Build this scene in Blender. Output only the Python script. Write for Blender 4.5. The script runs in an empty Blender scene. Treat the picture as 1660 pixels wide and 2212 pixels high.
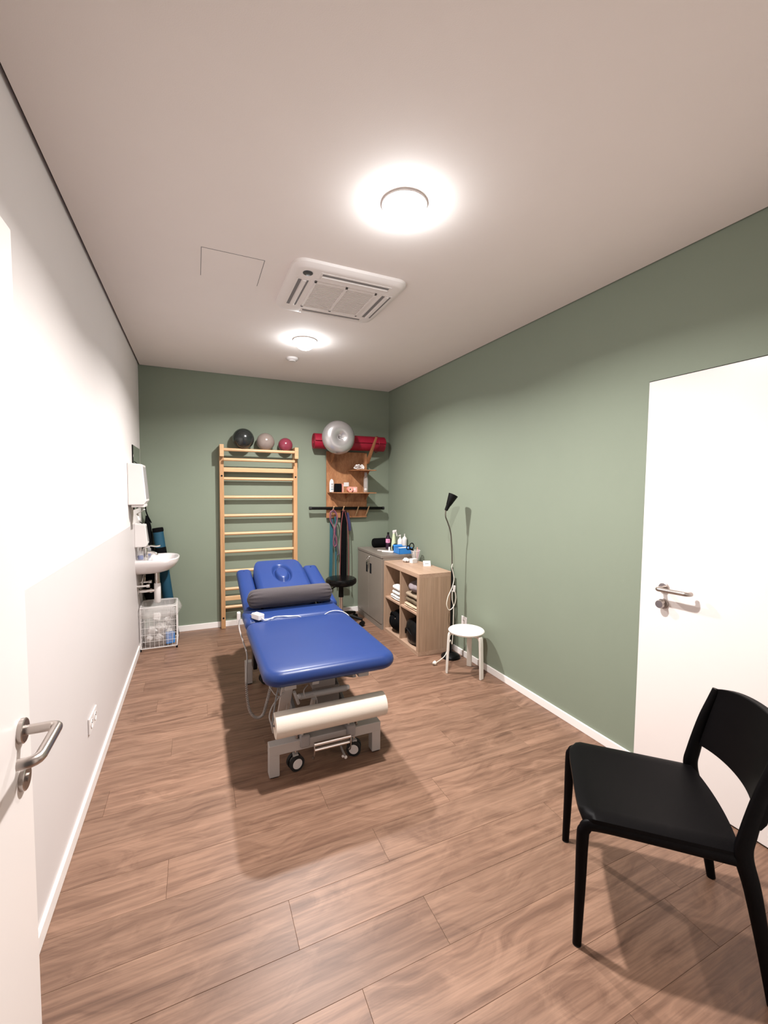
import bpy, bmesh, math, random
from mathutils import Vector, Matrix, noise
random.seed(7)
PI = math.pi
SC = bpy.context.scene
COL = SC.collection

# ------------------------------------------------------------------ camera
XL, XR, YB, ZC, YF = -0.488, 2.167, 4.751, 2.652, 0.2
cam_data = bpy.data.cameras.new('camera')
cam = bpy.data.objects.new('camera', cam_data); COL.objects.link(cam)
cam_data.sensor_fit = 'HORIZONTAL'; cam_data.sensor_width = 36.0
cam_data.lens = 915.9 / 1660 * 36.0
cam_data.clip_start = 0.02
_r = Vector((0.9138469, -0.40596668, 0.00865452)); _u = Vector((0.01513047, 0.05534247, 0.99835278)); _f = Vector((0.40577692, 0.91221065, -0.05671701))
M = Matrix((_r, _u, -_f)).transposed().to_4x4(); M.translation = Vector((0, 0, 1.49))
cam.matrix_world = M
SC.camera = cam

# ------------------------------------------------------------------ world, exposure
w = bpy.data.worlds.new('world'); SC.world = w; w.use_nodes = True
w.node_tree.nodes['Background'].inputs[0].default_value = (1.0, 0.95, 0.92, 1)
w.node_tree.nodes['Background'].inputs[1].default_value = 0.08
SC.view_settings.view_transform = 'Standard'; SC.view_settings.look = 'None'
SC.view_settings.gamma = 1.0; SC.view_settings.use_curve_mapping = False
SC.view_settings.exposure = 0.0
LAMP_COLOR = (1.0, 0.965, 0.945)
LAMP_POWER = 70.0            # watts of each ceiling lamp
DOME_STRENGTH = 75.0
LAMPS = [(0.80, 1.62), (0.81, 3.39)]

# ------------------------------------------------------------------ materials
def mat(name, col, rough=0.5, metal=0.0, bump=0.0, bscale=200.0, var=0.0, vscale=6.0, coat=0.0, trans=0.0, alpha=1.0, emit=0.0, spec=0.5, sheen=0.0, ior=1.45):
    m = bpy.data.materials.new(name); m.use_nodes = True
    nt = m.node_tree; b = nt.nodes['Principled BSDF']
    c = (col[0], col[1], col[2], 1)
    b.inputs['Base Color'].default_value = c
    b.inputs['Roughness'].default_value = rough
    b.inputs['Metallic'].default_value = metal
    b.inputs['Coat Weight'].default_value = coat
    b.inputs['Transmission Weight'].default_value = trans
    b.inputs['Alpha'].default_value = alpha
    b.inputs['Specular IOR Level'].default_value = spec
    b.inputs['Sheen Weight'].default_value = sheen
    b.inputs['IOR'].default_value = ior
    if emit:
        b.inputs['Emission Color'].default_value = c; b.inputs['Emission Strength'].default_value = emit
    tc = nt.nodes.new('ShaderNodeTexCoord')
    if bump:
        n = nt.nodes.new('ShaderNodeTexNoise'); n.inputs['Scale'].default_value = bscale; n.inputs['Detail'].default_value = 4
        bp = nt.nodes.new('ShaderNodeBump'); bp.inputs['Strength'].default_value = bump; bp.inputs['Distance'].default_value = 0.002
        nt.links.new(tc.outputs['Object'], n.inputs['Vector']); nt.links.new(n.outputs['Fac'], bp.inputs['Height']); nt.links.new(bp.outputs['Normal'], b.inputs['Normal'])
    n2 = nt.nodes.new('ShaderNodeTexNoise'); n2.inputs['Scale'].default_value = vscale; n2.inputs['Detail'].default_value = 3
    nt.links.new(tc.outputs['Object'], n2.inputs['Vector'])
    mx = nt.nodes.new('ShaderNodeMix'); mx.data_type = 'RGBA'
    v = max(var, 0.015)
    mx.inputs['A'].default_value = (c[0]*(1-v), c[1]*(1-v), c[2]*(1-v), 1); mx.inputs['B'].default_value = (min(1, c[0]*(1+v)), min(1, c[1]*(1+v)), min(1, c[2]*(1+v)), 1)
    nt.links.new(n2.outputs['Fac'], mx.inputs['Factor']); nt.links.new(mx.outputs['Result'], b.inputs['Base Color'])
    return m

def wood(name, stops, scale=(1.2, 26, 26), rough=0.45, tone=0.25, bump=0.15, knots=True):
    """streaky wood; stops = [(pos, colour)]; the grain runs along the axis with the small scale"""
    m = bpy.data.materials.new(name); m.use_nodes = True
    nt = m.node_tree; N = nt.nodes; L = nt.links; b = N['Principled BSDF']
    tc = N.new('ShaderNodeTexCoord'); oi = N.new('ShaderNodeObjectInfo')
    off = N.new('ShaderNodeVectorMath'); off.operation = 'SCALE'; off.inputs[0].default_value = (37.0, 91.0, 17.0)
    L.new(oi.outputs['Random'], off.inputs['Scale'])
    add = N.new('ShaderNodeVectorMath'); add.operation = 'ADD'
    L.new(tc.outputs['Object'], add.inputs[0]); L.new(off.outputs['Vector'], add.inputs[1])
    mp = N.new('ShaderNodeMapping'); mp.inputs['Scale'].default_value = scale
    L.new(add.outputs['Vector'], mp.inputs['Vector'])
    n1 = N.new('ShaderNodeTexNoise'); n1.inputs['Scale'].default_value = 1.0; n1.inputs['Detail'].default_value = 8; n1.inputs['Roughness'].default_value = 0.62; n1.inputs['Distortion'].default_value = 1.5 if knots else 0.2
    wn = N.new('ShaderNodeTexNoise'); wn.inputs['Scale'].default_value = 2.6; wn.inputs['Detail'].default_value = 2
    L.new(add.outputs['Vector'], wn.inputs['Vector'])
    ws = N.new('ShaderNodeVectorMath'); ws.operation = 'SCALE'; ws.inputs['Scale'].default_value = 2.2 if knots else 0.4
    L.new(wn.outputs['Color'], ws.inputs[0])
    wa = N.new('ShaderNodeVectorMath'); wa.operation = 'ADD'; L.new(mp.outputs['Vector'], wa.inputs[0]); L.new(ws.outputs['Vector'], wa.inputs[1])
    L.new(wa.outputs['Vector'], n1.inputs['Vector'])
    mp2 = N.new('ShaderNodeMapping'); mp2.inputs['Scale'].default_value = tuple(s*4.2 if s > 2 else s*1.6 for s in scale)
    L.new(add.outputs['Vector'], mp2.inputs['Vector'])
    n2 = N.new('ShaderNodeTexNoise'); n2.inputs['Scale'].default_value = 1.0; n2.inputs['Detail'].default_value = 6
    L.new(mp2.outputs['Vector'], n2.inputs['Vector'])
    mx = N.new('ShaderNodeMix'); mx.data_type = 'FLOAT'; mx.inputs['Factor'].default_value = 0.4
    L.new(n1.outputs['Fac'], mx.inputs['A']); L.new(n2.outputs['Fac'], mx.inputs['B'])
    cr = N.new('ShaderNodeValToRGB'); cr.color_ramp.elements[0].position = stops[0][0]; cr.color_ramp.elements[0].color = (*stops[0][1], 1)
    cr.color_ramp.elements[1].position = stops[-1][0]; cr.color_ramp.elements[1].color = (*stops[-1][1], 1)
    for p, c in stops[1:-1]:
        e = cr.color_ramp.elements.new(p); e.color = (*c, 1)
    L.new(mx.outputs['Result'], cr.inputs['Fac'])
    mp3 = N.new('ShaderNodeMapping'); mp3.inputs['Scale'].default_value = tuple(s*16 if s > 2 else s*4.5 for s in scale)
    L.new(add.outputs['Vector'], mp3.inputs['Vector'])
    n3 = N.new('ShaderNodeTexNoise'); n3.inputs['Scale'].default_value = 1.0; n3.inputs['Detail'].default_value = 4; n3.inputs['Distortion'].default_value = 0.4
    L.new(mp3.outputs['Vector'], n3.inputs['Vector'])
    fm = N.new('ShaderNodeMapRange'); fm.inputs['From Min'].default_value = 0.35; fm.inputs['From Max'].default_value = 0.65; fm.inputs['To Min'].default_value = 0.84; fm.inputs['To Max'].default_value = 1.08
    L.new(n3.outputs['Fac'], fm.inputs['Value'])
    fv = N.new('ShaderNodeVectorMath'); fv.operation = 'SCALE'; L.new(cr.outputs['Color'], fv.inputs[0]); L.new(fm.outputs['Result'], fv.inputs['Scale'])
    hv = N.new('ShaderNodeHueSaturation')
    mr = N.new('ShaderNodeMapRange'); mr.inputs['To Min'].default_value = 1 - tone/2; mr.inputs['To Max'].default_value = 1 + tone/2
    L.new(oi.outputs['Random'], mr.inputs['Value']); L.new(mr.outputs['Result'], hv.inputs['Value'])
    L.new(fv.outputs['Vector'], hv.inputs['Color']); L.new(hv.outputs['Color'], b.inputs['Base Color'])
    bp = N.new('ShaderNodeBump'); bp.inputs['Strength'].default_value = bump; bp.inputs['Distance'].default_value = 0.001
    L.new(n2.outputs['Fac'], bp.inputs['Height']); L.new(bp.outputs['Normal'], b.inputs['Normal'])
    b.inputs['Roughness'].default_value = rough; b.inputs['Specular IOR Level'].default_value = 0.35
    return m

M_WHITE = mat('white_wall_paint', (0.76, 0.715, 0.69), 0.75, bump=0.12, bscale=350, var=0.015)
M_DADO = mat('light_grey_wall_panel', (0.62, 0.575, 0.56), 0.5, bump=0.04, bscale=120, var=0.015)
M_CEIL = mat('ceiling_paint', (0.83, 0.765, 0.725), 0.85, bump=0.1, bscale=300, var=0.015)
M_GREEN = mat('sage_green_wall_paint', (0.208, 0.242, 0.182), 0.7, bump=0.12, bscale=320, var=0.03, vscale=3)
M_TRIM = mat('white_gloss_trim', (0.86, 0.82, 0.79), 0.3)
M_DOOR = mat('white_laminate_door', (0.80, 0.745, 0.715), 0.28, bump=0.02, bscale=60)
M_DARKGAP = mat('dark_gap', (0.02, 0.018, 0.016), 0.9)
M_FLOOR = wood('brown_oak_vinyl', [(0.28, (0.078, 0.040, 0.026)), (0.42, (0.158, 0.086, 0.056)), (0.52, (0.218, 0.124, 0.082)), (0.66, (0.285, 0.168, 0.113)), (0.8, (0.35, 0.215, 0.150))], (0.9, 11, 11), 0.42, 0.20, 0.12)
M_PINE = wood('pale_varnished_pine', [(0.3, (0.40, 0.20, 0.09)), (0.7, (0.58, 0.34, 0.17))], (30, 30, 1.4), 0.4, 0.12, 0.1, False)
M_RUNG = wood('pale_varnished_rung', [(0.3, (0.52, 0.31, 0.155)), (0.7, (0.70, 0.47, 0.27))], (1.4, 40, 40), 0.35, 0.12, 0.1, False)
M_PLY = wood('orange_plywood', [(0.3, (0.17, 0.065, 0.028)), (0.48, (0.32, 0.14, 0.062)), (0.7, (0.44, 0.22, 0.105))], (9, 9, 2.2), 0.45, 0.1, 0.1)
M_OAK = wood('light_oak_foil', [(0.25, (0.35, 0.22, 0.15)), (0.5, (0.43, 0.285, 0.20)), (0.75, (0.50, 0.35, 0.25))], (14, 1.3, 14), 0.4, 0.04, 0.06, False)
M_OAKV = wood('light_oak_foil_upright', [(0.25, (0.31, 0.20, 0.13)), (0.5, (0.39, 0.26, 0.175)), (0.75, (0.46, 0.32, 0.225))], (14, 14, 1.0), 0.4, 0.04, 0.06, False)
M_BLUE = mat('blue_vinyl', (0.014, 0.034, 0.135), 0.36, bump=0.10, bscale=420, var=0.06, vscale=5, coat=0.03, spec=0.32)
M_GREYMETAL = mat('light_grey_powder_coat', (0.44, 0.41, 0.39), 0.4, var=0.03)
M_GREYMETALD = mat('mid_grey_steel_plate', (0.17, 0.16, 0.155), 0.5)
M_GREYPLASTIC = mat('grey_plastic', (0.30, 0.285, 0.28), 0.5)
M_CHROME = mat('chrome', (0.80, 0.78, 0.76), 0.14, 1.0)
M_STEEL = mat('brushed_steel', (0.46, 0.41, 0.38), 0.3, 1.0, bump=0.05, bscale=600)
M_BLACK = mat('black_plastic', (0.003, 0.003, 0.003), 0.45, bump=0.08, bscale=500, spec=0.2)
M_CHAIR = mat('black_moulded_plastic', (0.0028, 0.0024, 0.0027), 0.4, bump=0.2, bscale=900, spec=0.07)
M_BLACKFAB = mat('black_fabric', (0.003, 0.003, 0.0035), 0.9, bump=0.5, bscale=300, spec=0.1)
M_BLACKVINYL = mat('black_vinyl', (0.003, 0.003, 0.003), 0.25, bump=0.1, bscale=150, spec=0.25)
M_RUBBER = mat('black_rubber', (0.012, 0.012, 0.012), 0.7)
M_WPLASTIC = mat('white_plastic', (0.72, 0.68, 0.66), 0.35)
M_WSTOOL = mat('cream_white_lacquer', (0.76, 0.73, 0.67), 0.35)
M_PAPER = mat('cream_paper_roll', (0.64, 0.57, 0.49), 0.85, bump=0.2, bscale=150)
M_PAPERW = mat('white_paper', (0.68, 0.65, 0.63), 0.85, bump=0.2, bscale=80)
M_BOLSTER = mat('grey_brown_fabric', (0.058, 0.049, 0.052), 0.9, bump=0.5, bscale=260, sheen=0.1, spec=0.2)
M_PORCELAIN = mat('white_porcelain', (0.74, 0.69, 0.68), 0.12, coat=0.4)
M_MIRROR = mat('mirror_silver', (0.88, 0.90, 0.89), 0.02, 1.0)
M_CAB = mat('taupe_grey_metal', (0.215, 0.185, 0.155), 0.42, bump=0.03, bscale=200)
M_CABTOP = mat('taupe_laminate', (0.20, 0.17, 0.145), 0.4, var=0.05)
M_RED = mat('crimson_foam_mat', (0.30, 0.005, 0.026), 0.5, bump=0.25, bscale=250)
M_SILVER = mat('silver_grey_vinyl', (0.44, 0.42, 0.415), 0.27, 0.6, coat=0.4)
M_BALLBLACK = mat('anthracite_vinyl', (0.018, 0.021, 0.02), 0.22, coat=0.4)
M_BALLGREY = mat('taupe_vinyl', (0.25, 0.20, 0.175), 0.22, coat=0.4)
M_BALLPINK = mat('plum_vinyl', (0.23, 0.035, 0.06), 0.22, coat=0.4)
M_TEAL = mat('teal_fabric', (0.004, 0.055, 0.095), 0.7, bump=0.4, bscale=250)
M_TEALBAND = mat('teal_latex', (0.015, 0.085, 0.11), 0.6)
M_PINKBAND = mat('pink_latex', (0.20, 0.065, 0.10), 0.5)
M_PURPLEBAND = mat('purple_latex', (0.08, 0.035, 0.08), 0.5)
M_VIOLETBAND = mat('violet_latex', (0.03, 0.028, 0.09), 0.6)
M_REDBAND = mat('red_latex', (0.22, 0.06, 0.06), 0.6)
M_TOWEL = mat('white_terry', (0.72, 0.69, 0.66), 0.95, bump=0.8, bscale=180)
M_PILLOW = mat('mauve_grey_fabric', (0.23, 0.19, 0.20), 0.9, bump=0.4, bscale=250)
M_OLIVE = mat('olive_blanket', (0.16, 0.12, 0.075), 0.95, bump=0.6, bscale=200)
M_KHAKI = mat('khaki_blanket', (0.30, 0.23, 0.16), 0.95, bump=0.6, bscale=200)
M_BEIGE = mat('beige_blanket', (0.52, 0.39, 0.27), 0.95, bump=0.6, bscale=200)
M_SPRAY = mat('pale_green_plastic', (0.60, 0.68, 0.45), 0.3, alpha=0.9)
M_BLUEBOX = mat('sky_blue_card', (0.03, 0.20, 0.55), 0.45)
M_BLUELIQ = mat('blue_bottle_plastic', (0.02, 0.07, 0.30), 0.25)
M_DARKBOTTLE = mat('dark_violet_bottle', (0.02, 0.006, 0.02), 0.15, coat=0.5)
M_PINKLABEL = mat('pink_label', (0.80, 0.33, 0.52), 0.5)
M_TAPE = mat('salmon_tape', (0.75, 0.28, 0.22), 0.6)
M_CORK = mat('light_inner_card', (0.78, 0.60, 0.50), 0.8)
M_INK = mat('dark_print', (0.006, 0.007, 0.009), 0.7, spec=0.1)
M_TEALPRINT = mat('teal_print', (0.03, 0.16, 0.20), 0.6)
M_CABLE = mat('cream_cable', (0.80, 0.74, 0.64), 0.45)
M_GREYCABLE = mat('grey_cable', (0.34, 0.31, 0.29), 0.45)
M_BRASS = mat('brass_key', (0.55, 0.40, 0.2), 0.3, 1.0)
M_GOOSE = mat('gooseneck_metal', (0.20, 0.18, 0.15), 0.35, 0.9)
M_ACGREY = mat('shadowed_slot_grey', (0.20, 0.19, 0.19), 0.6)
M_AC = mat('white_ac_plastic', (0.82, 0.77, 0.74), 0.4)
M_SENSOR = mat('dark_grey_lens', (0.05, 0.055, 0.055), 0.35)
def clear(name, col=(0.9, 0.9, 0.9), a=0.3, rough=0.15):
    m = mat(name, col, rough, alpha=a); return m
M_CLEAR = clear('clear_plastic', (0.70, 0.68, 0.66), 0.26)
M_LINER = clear('translucent_bag_film', (0.88, 0.85, 0.82), 0.30, 0.25)
def emis(name, col, s):
    m = bpy.data.materials.new(name); m.use_nodes = True; nt = m.node_tree
    nt.nodes.remove(nt.nodes['Principled BSDF']); e = nt.nodes.new('ShaderNodeEmission')
    e.inputs[0].default_value = (*col, 1); e.inputs[1].default_value = s
    nt.links.new(e.outputs[0], nt.nodes['Material Output'].inputs[0]); return m
M_GLOW = emis('halo_dome_glow', (0.93, 0.97, 1.0), DOME_STRENGTH)  # glow of the domes added below the lamps for a ceiling halo

# ------------------------------------------------------------------ mesh builder
class MB:
    def __init__(s): s.v = []; s.f = []; s.T = None
    def add(s, vs, fs):
        n = len(s.v)
        for p in vs:
            p = Vector(p)
            if s.T: p = s.T(p)
            s.v.append(p)
        s.f += [tuple(i+n for i in f) for f in fs]; return s
    def box(s, x0, x1, y0, y1, z0, z1):
        return s.add([(x0,y0,z0),(x1,y0,z0),(x1,y1,z0),(x0,y1,z0),(x0,y0,z1),(x1,y0,z1),(x1,y1,z1),(x0,y1,z1)],
                     [(0,3,2,1),(4,5,6,7),(0,1,5,4),(1,2,6,5),(2,3,7,6),(3,0,4,7)])
    def obox(s, c, ax, ay, az):
        """box from centre and three half-axis vectors"""
        c, ax, ay, az = map(Vector, (c, ax, ay, az)); vs = []
        for k in (-1, 1):
            for i, j in ((-1,-1),(1,-1),(1,1),(-1,1)): vs.append(c + ax*i + ay*j + az*k)
        return s.add(vs, [(0,3,2,1),(4,5,6,7),(0,1,5,4),(1,2,6,5),(2,3,7,6),(3,0,4,7)])
    def loft(s, rings, closed=False, cap=True):
        n = len(rings[0]); vs = [p for r in rings for p in r]; fs = []
        m = len(rings)
        for k in range(m if closed else m-1):
            a, b = k*n, ((k+1) % m)*n
            for i in range(n): fs.append((a+i, a+(i+1) % n, b+(i+1) % n, b+i))
        if cap and not closed:
            fs.append(tuple(reversed(range(n)))); fs.append(tuple((m-1)*n+i for i in range(n)))
        return s.add(vs, fs)
    def cyl(s, p0, p1, r0, r1=None, n=20, cap=True):
        return s.tube([p0, p1], [r0, r0 if r1 is None else r1], n, cap=cap)
    def tube(s, pts, r, n=10, cap=True, closed=False, squash=1.0):
        pts = [Vector(p) for p in pts]; m = len(pts)
        rs = r if isinstance(r, (list, tuple)) else [r]*m
        rings = []; up = None
        for i, p in enumerate(pts):
            if closed: t = pts[(i+1) % m]-pts[i-1]
            else: t = (pts[min(i+1, m-1)]-pts[max(i-1, 0)])
            t = t.normalized() if t.length > 1e-9 else Vector((0,0,1))
            if up is None:
                a = Vector((0,0,1)) if abs(t.z) < 0.9 else Vector((1,0,0))
                up = (a - t*a.dot(t)).normalized()
            else:
                u2 = up - t*up.dot(t)
                if u2.length > 1e-6: up = u2.normalized()
            sd = t.cross(up)
            rings.append([p + (sd*math.cos(2*PI*k/n)*squash + up*math.sin(2*PI*k/n))*rs[i] for k in range(n)])
        return s.loft(rings, closed, cap)
    def lathe(s, prof, c=(0,0,0), n=28, axis='z', cap=True):
        rings = []
        for r, h in prof:
            ring = []
            for k in range(n):
                a = 2*PI*k/n; u, v = r*math.cos(a), r*math.sin(a)
                if axis == 'z': q = (c[0]+u, c[1]+v, c[2]+h)
                elif axis == 'y': q = (c[0]+v, c[1]+h, c[2]+u)
                else: q = (c[0]+h, c[1]+u, c[2]+v)
                ring.append(q)
            rings.append(ring)
        return s.loft(rings, cap=cap)
    def sphere(s, c, r, n=20, m=12, sc=(1,1,1)):
        prof = [(max(1e-5, r*math.sin(PI*i/m)), -r*math.cos(PI*i/m)) for i in range(m+1)]
        rings = [[(c[0]+rr*math.cos(2*PI*k/n)*sc[0], c[1]+rr*math.sin(2*PI*k/n)*sc[1], c[2]+h*sc[2]) for k in range(n)] for rr, h in prof]
        return s.loft(rings)
    def torus(s, c, R, r, axis='z', n=32, m=12, arc=1.0):
        pts = []
        for k in range(n if arc == 1 else n+1):
            a = 2*PI*arc*k/n; u, v = R*math.cos(a), R*math.sin(a)
            pts.append(Vector(c)+Vector({'z': (u,v,0), 'y': (u,0,v), 'x': (0,u,v)}[axis]))
        return s.tube(pts, r, m, closed=(arc == 1))
    def prism(s, poly, axis, a, b):
        """extrude 2D polygon (in the two other axes) from a to b along the axis"""
        def P(p, h): return {'x': (h, p[0], p[1]), 'y': (p[0], h, p[1]), 'z': (p[0], p[1], h)}[axis]
        n = len(poly)
        return s.add([P(p, a) for p in poly]+[P(p, b) for p in poly],
                     [tuple(reversed(range(n))), tuple(range(n, 2*n))]+[(i, (i+1) % n, n+(i+1) % n, n+i) for i in range(n)])
    def pad(s, x0, x1, y0, y1, z0, z1, corner=0.06, edge=0.03, seg=6, crown=0.0):
        """upholstered slab: rounded plan corners and rolled edges"""
        rings = []
        def outline(ins):
            c = max(corner-ins*0.6, 0.004); r = []
            X0, X1, Y0, Y1 = x0+ins, x1-ins, y0+ins, y1-ins
            for cx, cy, a0 in ((X1-c, Y1-c, 0), (X0+c, Y1-c, PI/2), (X0+c, Y0+c, PI), (X1-c, Y0+c, 1.5*PI)):
                for k in range(seg+1):
                    a = a0+PI/2*k/seg; r.append((cx+c*math.cos(a), cy+c*math.sin(a)))
            return r
        zm = (z1-z0)/2; 
        for k in range(9):
            th = -PI/2+PI*k/8
            ins = edge*(1-math.cos(th)); z = (z0+z1)/2+zm*math.sin(th)
            rings.append([(p[0], p[1], z) for p in outline(ins)])
        for e, f in ((0.03, 0.5), (0.08, 0.9), (0.14, 1.0)):
            if crown: rings.append([(p[0], p[1], z1+crown*f) for p in outline(edge+e*min(x1-x0, y1-y0)*2)])
        return s.loft(rings)
    def build(s, name, material, parent=None, smooth=35, bevel=0.0, sub=0, origin=None, label=None, cat=None, group=None, kind=None, bseg=2):
        me = bpy.data.meshes.new(name)
        ref = Vector((0,0,0))
        if parent is not None: ref = parent_world(parent)
        elif origin is not None: ref = Vector(origin)
        else:
            xs = [p.x for p in s.v]; ys = [p.y for p in s.v]; zs = [p.z for p in s.v]
            ref = Vector(((min(xs)+max(xs))/2, (min(ys)+max(ys))/2, min(zs)))
        me.from_pydata([p-ref for p in s.v], [], s.f); me.update()
        bm = bmesh.new(); bm.from_mesh(me); bmesh.ops.recalc_face_normals(bm, faces=bm.faces); bm.to_mesh(me); bm.free()
        if material: me.materials.append(material)
        if smooth:
            me.polygons.foreach_set('use_smooth', [True]*len(me.polygons)); me.set_sharp_from_angle(angle=math.radians(smooth))
        o = bpy.data.objects.new(name, me); COL.objects.link(o)
        if parent is not None: o.parent = parent
        else: o.location = ref
        if bevel:
            md = o.modifiers.new('bevel', 'BEVEL'); md.width = bevel; md.segments = bseg; md.limit_method = 'ANGLE'; md.angle_limit = math.radians(40)
        if sub:
            md = o.modifiers.new('subsurf', 'SUBSURF'); md.levels = sub; md.render_levels = sub
        tag(o, label, cat, group, kind); return o

def parent_world(o):
    p = Vector((0,0,0))
    while o is not None: p += o.location; o = o.parent
    return p
def tag(o, label=None, cat=None, group=None, kind=None):
    if label: o['label'] = label
    if cat: o['category'] = cat
    if group: o['group'] = group
    if kind: o['kind'] = kind
def thing(name, label, cat, loc, group=None):
    o = bpy.data.objects.new(name, None); COL.objects.link(o); o.location = loc; o.empty_display_size = 0.05
    tag(o, label, cat, group); return o
def smoothpts(pts, k=6, closed=False):
    P = [Vector(p) for p in pts]; n = len(P); out = []
    for i in range(n if closed else n-1):
        if closed: a, b, c, d = P[i-1], P[i], P[(i+1) % n], P[(i+2) % n]
        else: a, b, c, d = P[max(i-1, 0)], P[i], P[i+1], P[min(i+2, n-1)]
        for j in range(k):
            t = j/k
            out.append(0.5*((2*b)+(c-a)*t+(2*a-5*b+4*c-d)*t*t+(3*b-a-3*c+d)*t**3))
    if not closed: out.append(P[-1])
    return out
def crumple(mb, amp, freq, seed=0):
    for i, p in enumerate(mb.v):
        d = noise.noise_vector(p*freq+Vector((seed*3.1, seed*1.7, seed))); mb.v[i] = p+d*amp
    return mb

# ------------------------------------------------------------------ setting
def struct(name, mb, m, **k): return mb.build(name, m, smooth=0, kind='structure', **k)
struct('wall_left', MB().box(XL-0.1, XL, YF-0.12, YB+0.1, 0, ZC+0.06), M_WHITE)
wl = bpy.data.objects['wall_left']
# light grey washable lower zone of the left wall
MB().box(XL-0.001, XL+0.0015, YF, YB, 0, 1.165).build('lower_panel', M_DADO, wl, smooth=0, label='light grey lower zone of the white wall')
struct('wall_right', MB().box(XR, XR+0.1, YF-0.12, YB+0.1, 0, ZC+0.06), M_GREEN)
struct('wall_back', MB().box(XL-0.1, XR+0.1, YB, YB+0.1, 0, ZC+0.06), M_GREEN)
wf = MB().box(XL-0.1, -0.40, YF-0.12, YF, 0, ZC+0.06).box(0.62, XR+0.1, YF-0.12, YF, 0, ZC+0.06).box(-0.40, 0.62, YF-0.12, YF, 2.10, ZC+0.06)
struct('wall_front', wf, M_WHITE)
ceil = MB().box(XL+0.014, XR-0.010, YF-0.12, YB-0.006, ZC, ZC+0.03)
struct('ceiling', ceil, M_CEIL)
ce = bpy.data.objects['ceiling']
MB().box(XL-0.1, XR+0.1, YF-0.12, YB+0.1, ZC+0.03, ZC+0.08).build('slab_above', M_DARKGAP, ce, smooth=0)
fl = struct('floor', MB().box(XL-0.1, XR+0.1, -0.4, YB+0.1, -0.08, -0.006), mat('brown_underlay', (0.09, 0.055, 0.04), 0.8))
# planks 18 cm wide, about 121 cm long, running across the room
starts = {-1: 0.2, 0: 0.74, 1: 0.285, 2: 0.687, 3: 1.09, 4: 0.542, 5: 0.15, 6: -0.405, 7: 0.35, 8: -0.146, 9: 0.6, 10: 0.05, 11: 0.95, 12: 0.4}
PL = 1.21
for row in range(-8, 21):
    y0 = 1.10+0.18*row; y1 = y0+0.18
    if y0 > YB: break
    y1 = min(y1, YB)
    s0 = starts.get(row, 0.432 if row == -1 else (row*0.437) % PL)
    if row == -1: s0 = 0.432
    x = s0
    while x > XL: x -= PL
    while x < XR:
        a, b = max(x, XL), min(x+PL, XR)
        if b-a > 0.02:
            g = 0.0003
            mb = MB(); z1 = random.uniform(-0.0004, 0.0)
            e = 0.0006
            rings = []
            for ins, z in ((0, -0.006), (0, z1-e), (e, z1)):
                rings.append([(a+g+ins, y0+g+ins, z), (b-g-ins, y0+g+ins, z), (b-g-ins, y1-g-ins, z), (a+g+ins, y1-g-ins, z)])
            mb.loft(rings)
            me_o = mb.build('plank', M_FLOOR, fl, smooth=0)
        x += PL
# baseboards
def base(name, mb): return mb.build(name, M_TRIM, smooth=0, bevel=0.002, kind='structure')
base('baseboard_left', MB().box(XL, XL+0.013, YF, YB, 0, 0.058))
base('baseboard_back', MB().box(XL+0.013, XR-0.013, YB-0.013, YB, 0, 0.06))
base('baseboard_right', MB().box(XR-0.013, XR, 1.486, YB, 0, 0.052))

# door in the right wall
dr = MB().box(XR-0.012, XR+0.02, 0.55, 1.479, 0.008, 2.046).build('door_1', M_DOOR, smooth=0, bevel=0.0015, kind='structure')
MB().box(XR-0.004, XR+0.001, 0.54, 1.484, 0.0, 2.051).build('shadow_joint', M_DARKGAP, dr, smooth=0)
def lever_handle(parent, fx, sgn, y, z, dy, dz=0.0, knob=False, lz=-0.083, out=0.062, ret=0.028):
    """rosette, neck, lever and lock rosette on a face at x=fx, standing out along sgn"""
    h = MB()
    pts = [(fx+sgn*0.008, y, z), (fx+sgn*(out-0.014), y, z)]
    for k in range(1, 5):
        a = PI/2*k/4; pts.append((fx+sgn*(out-0.014+0.014*math.sin(a)), y+math.copysign(1, dy)*0.014*(1-math.cos(a)), z))
    ex = y+dy; sy = math.copysign(1, dy)
    pts.append((fx+sgn*out, (y+ex)/2, z+dz*0.5))
    pts.append((fx+sgn*out, ex-sy*0.02, z+dz))
    for k in range(1, 5):
        a = PI/2*k/4; pts.append((fx+sgn*(out-0.02*(1-math.cos(a))), ex-sy*0.02+sy*0.02*math.sin(a), z+dz))
    pts.append((fx+sgn*(out-ret), ex, z+dz))
    h.tube(pts, 0.0105, 14)
    hd = h.build('lever', M_STEEL, parent)
    MB().lathe([(0.0255, 0), (0.0255, 0.008), (0.0235, 0.0095)], (fx, y, z), 32, 'x').build('rosette', M_STEEL, hd) if sgn > 0 else MB().lathe([(0.0255, 0), (0.0255, -0.008), (0.0235, -0.0095)], (fx, y, z), 32, 'x').build('rosette', M_STEEL, hd)
    l = MB().lathe([(0.0255, 0), (0.0255, sgn*0.008), (0.0235, sgn*0.0095)], (fx, y, z+lz), 32, 'x').build('lock_rosette', M_STEEL, parent)
    if knob: MB().lathe([(0.011, sgn*0.009), (0.011, sgn*0.018), (0.020, sgn*0.024), (0.0205, sgn*0.034), (0.0185, sgn*0.038)], (fx, y, z+lz), 28, 'x').build('turn_knob', M_STEEL, l)
    else: MB().lathe([(0.009, sgn*0.0095), (0.009, sgn*0.013)], (fx, y, z+lz), 20, 'x').build('lock_cylinder', M_STEEL, l)
lever_handle(dr, XR-0.012, -1, 1.355, 0.999, -0.145, 0.004, knob=True, lz=-0.080)

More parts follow.
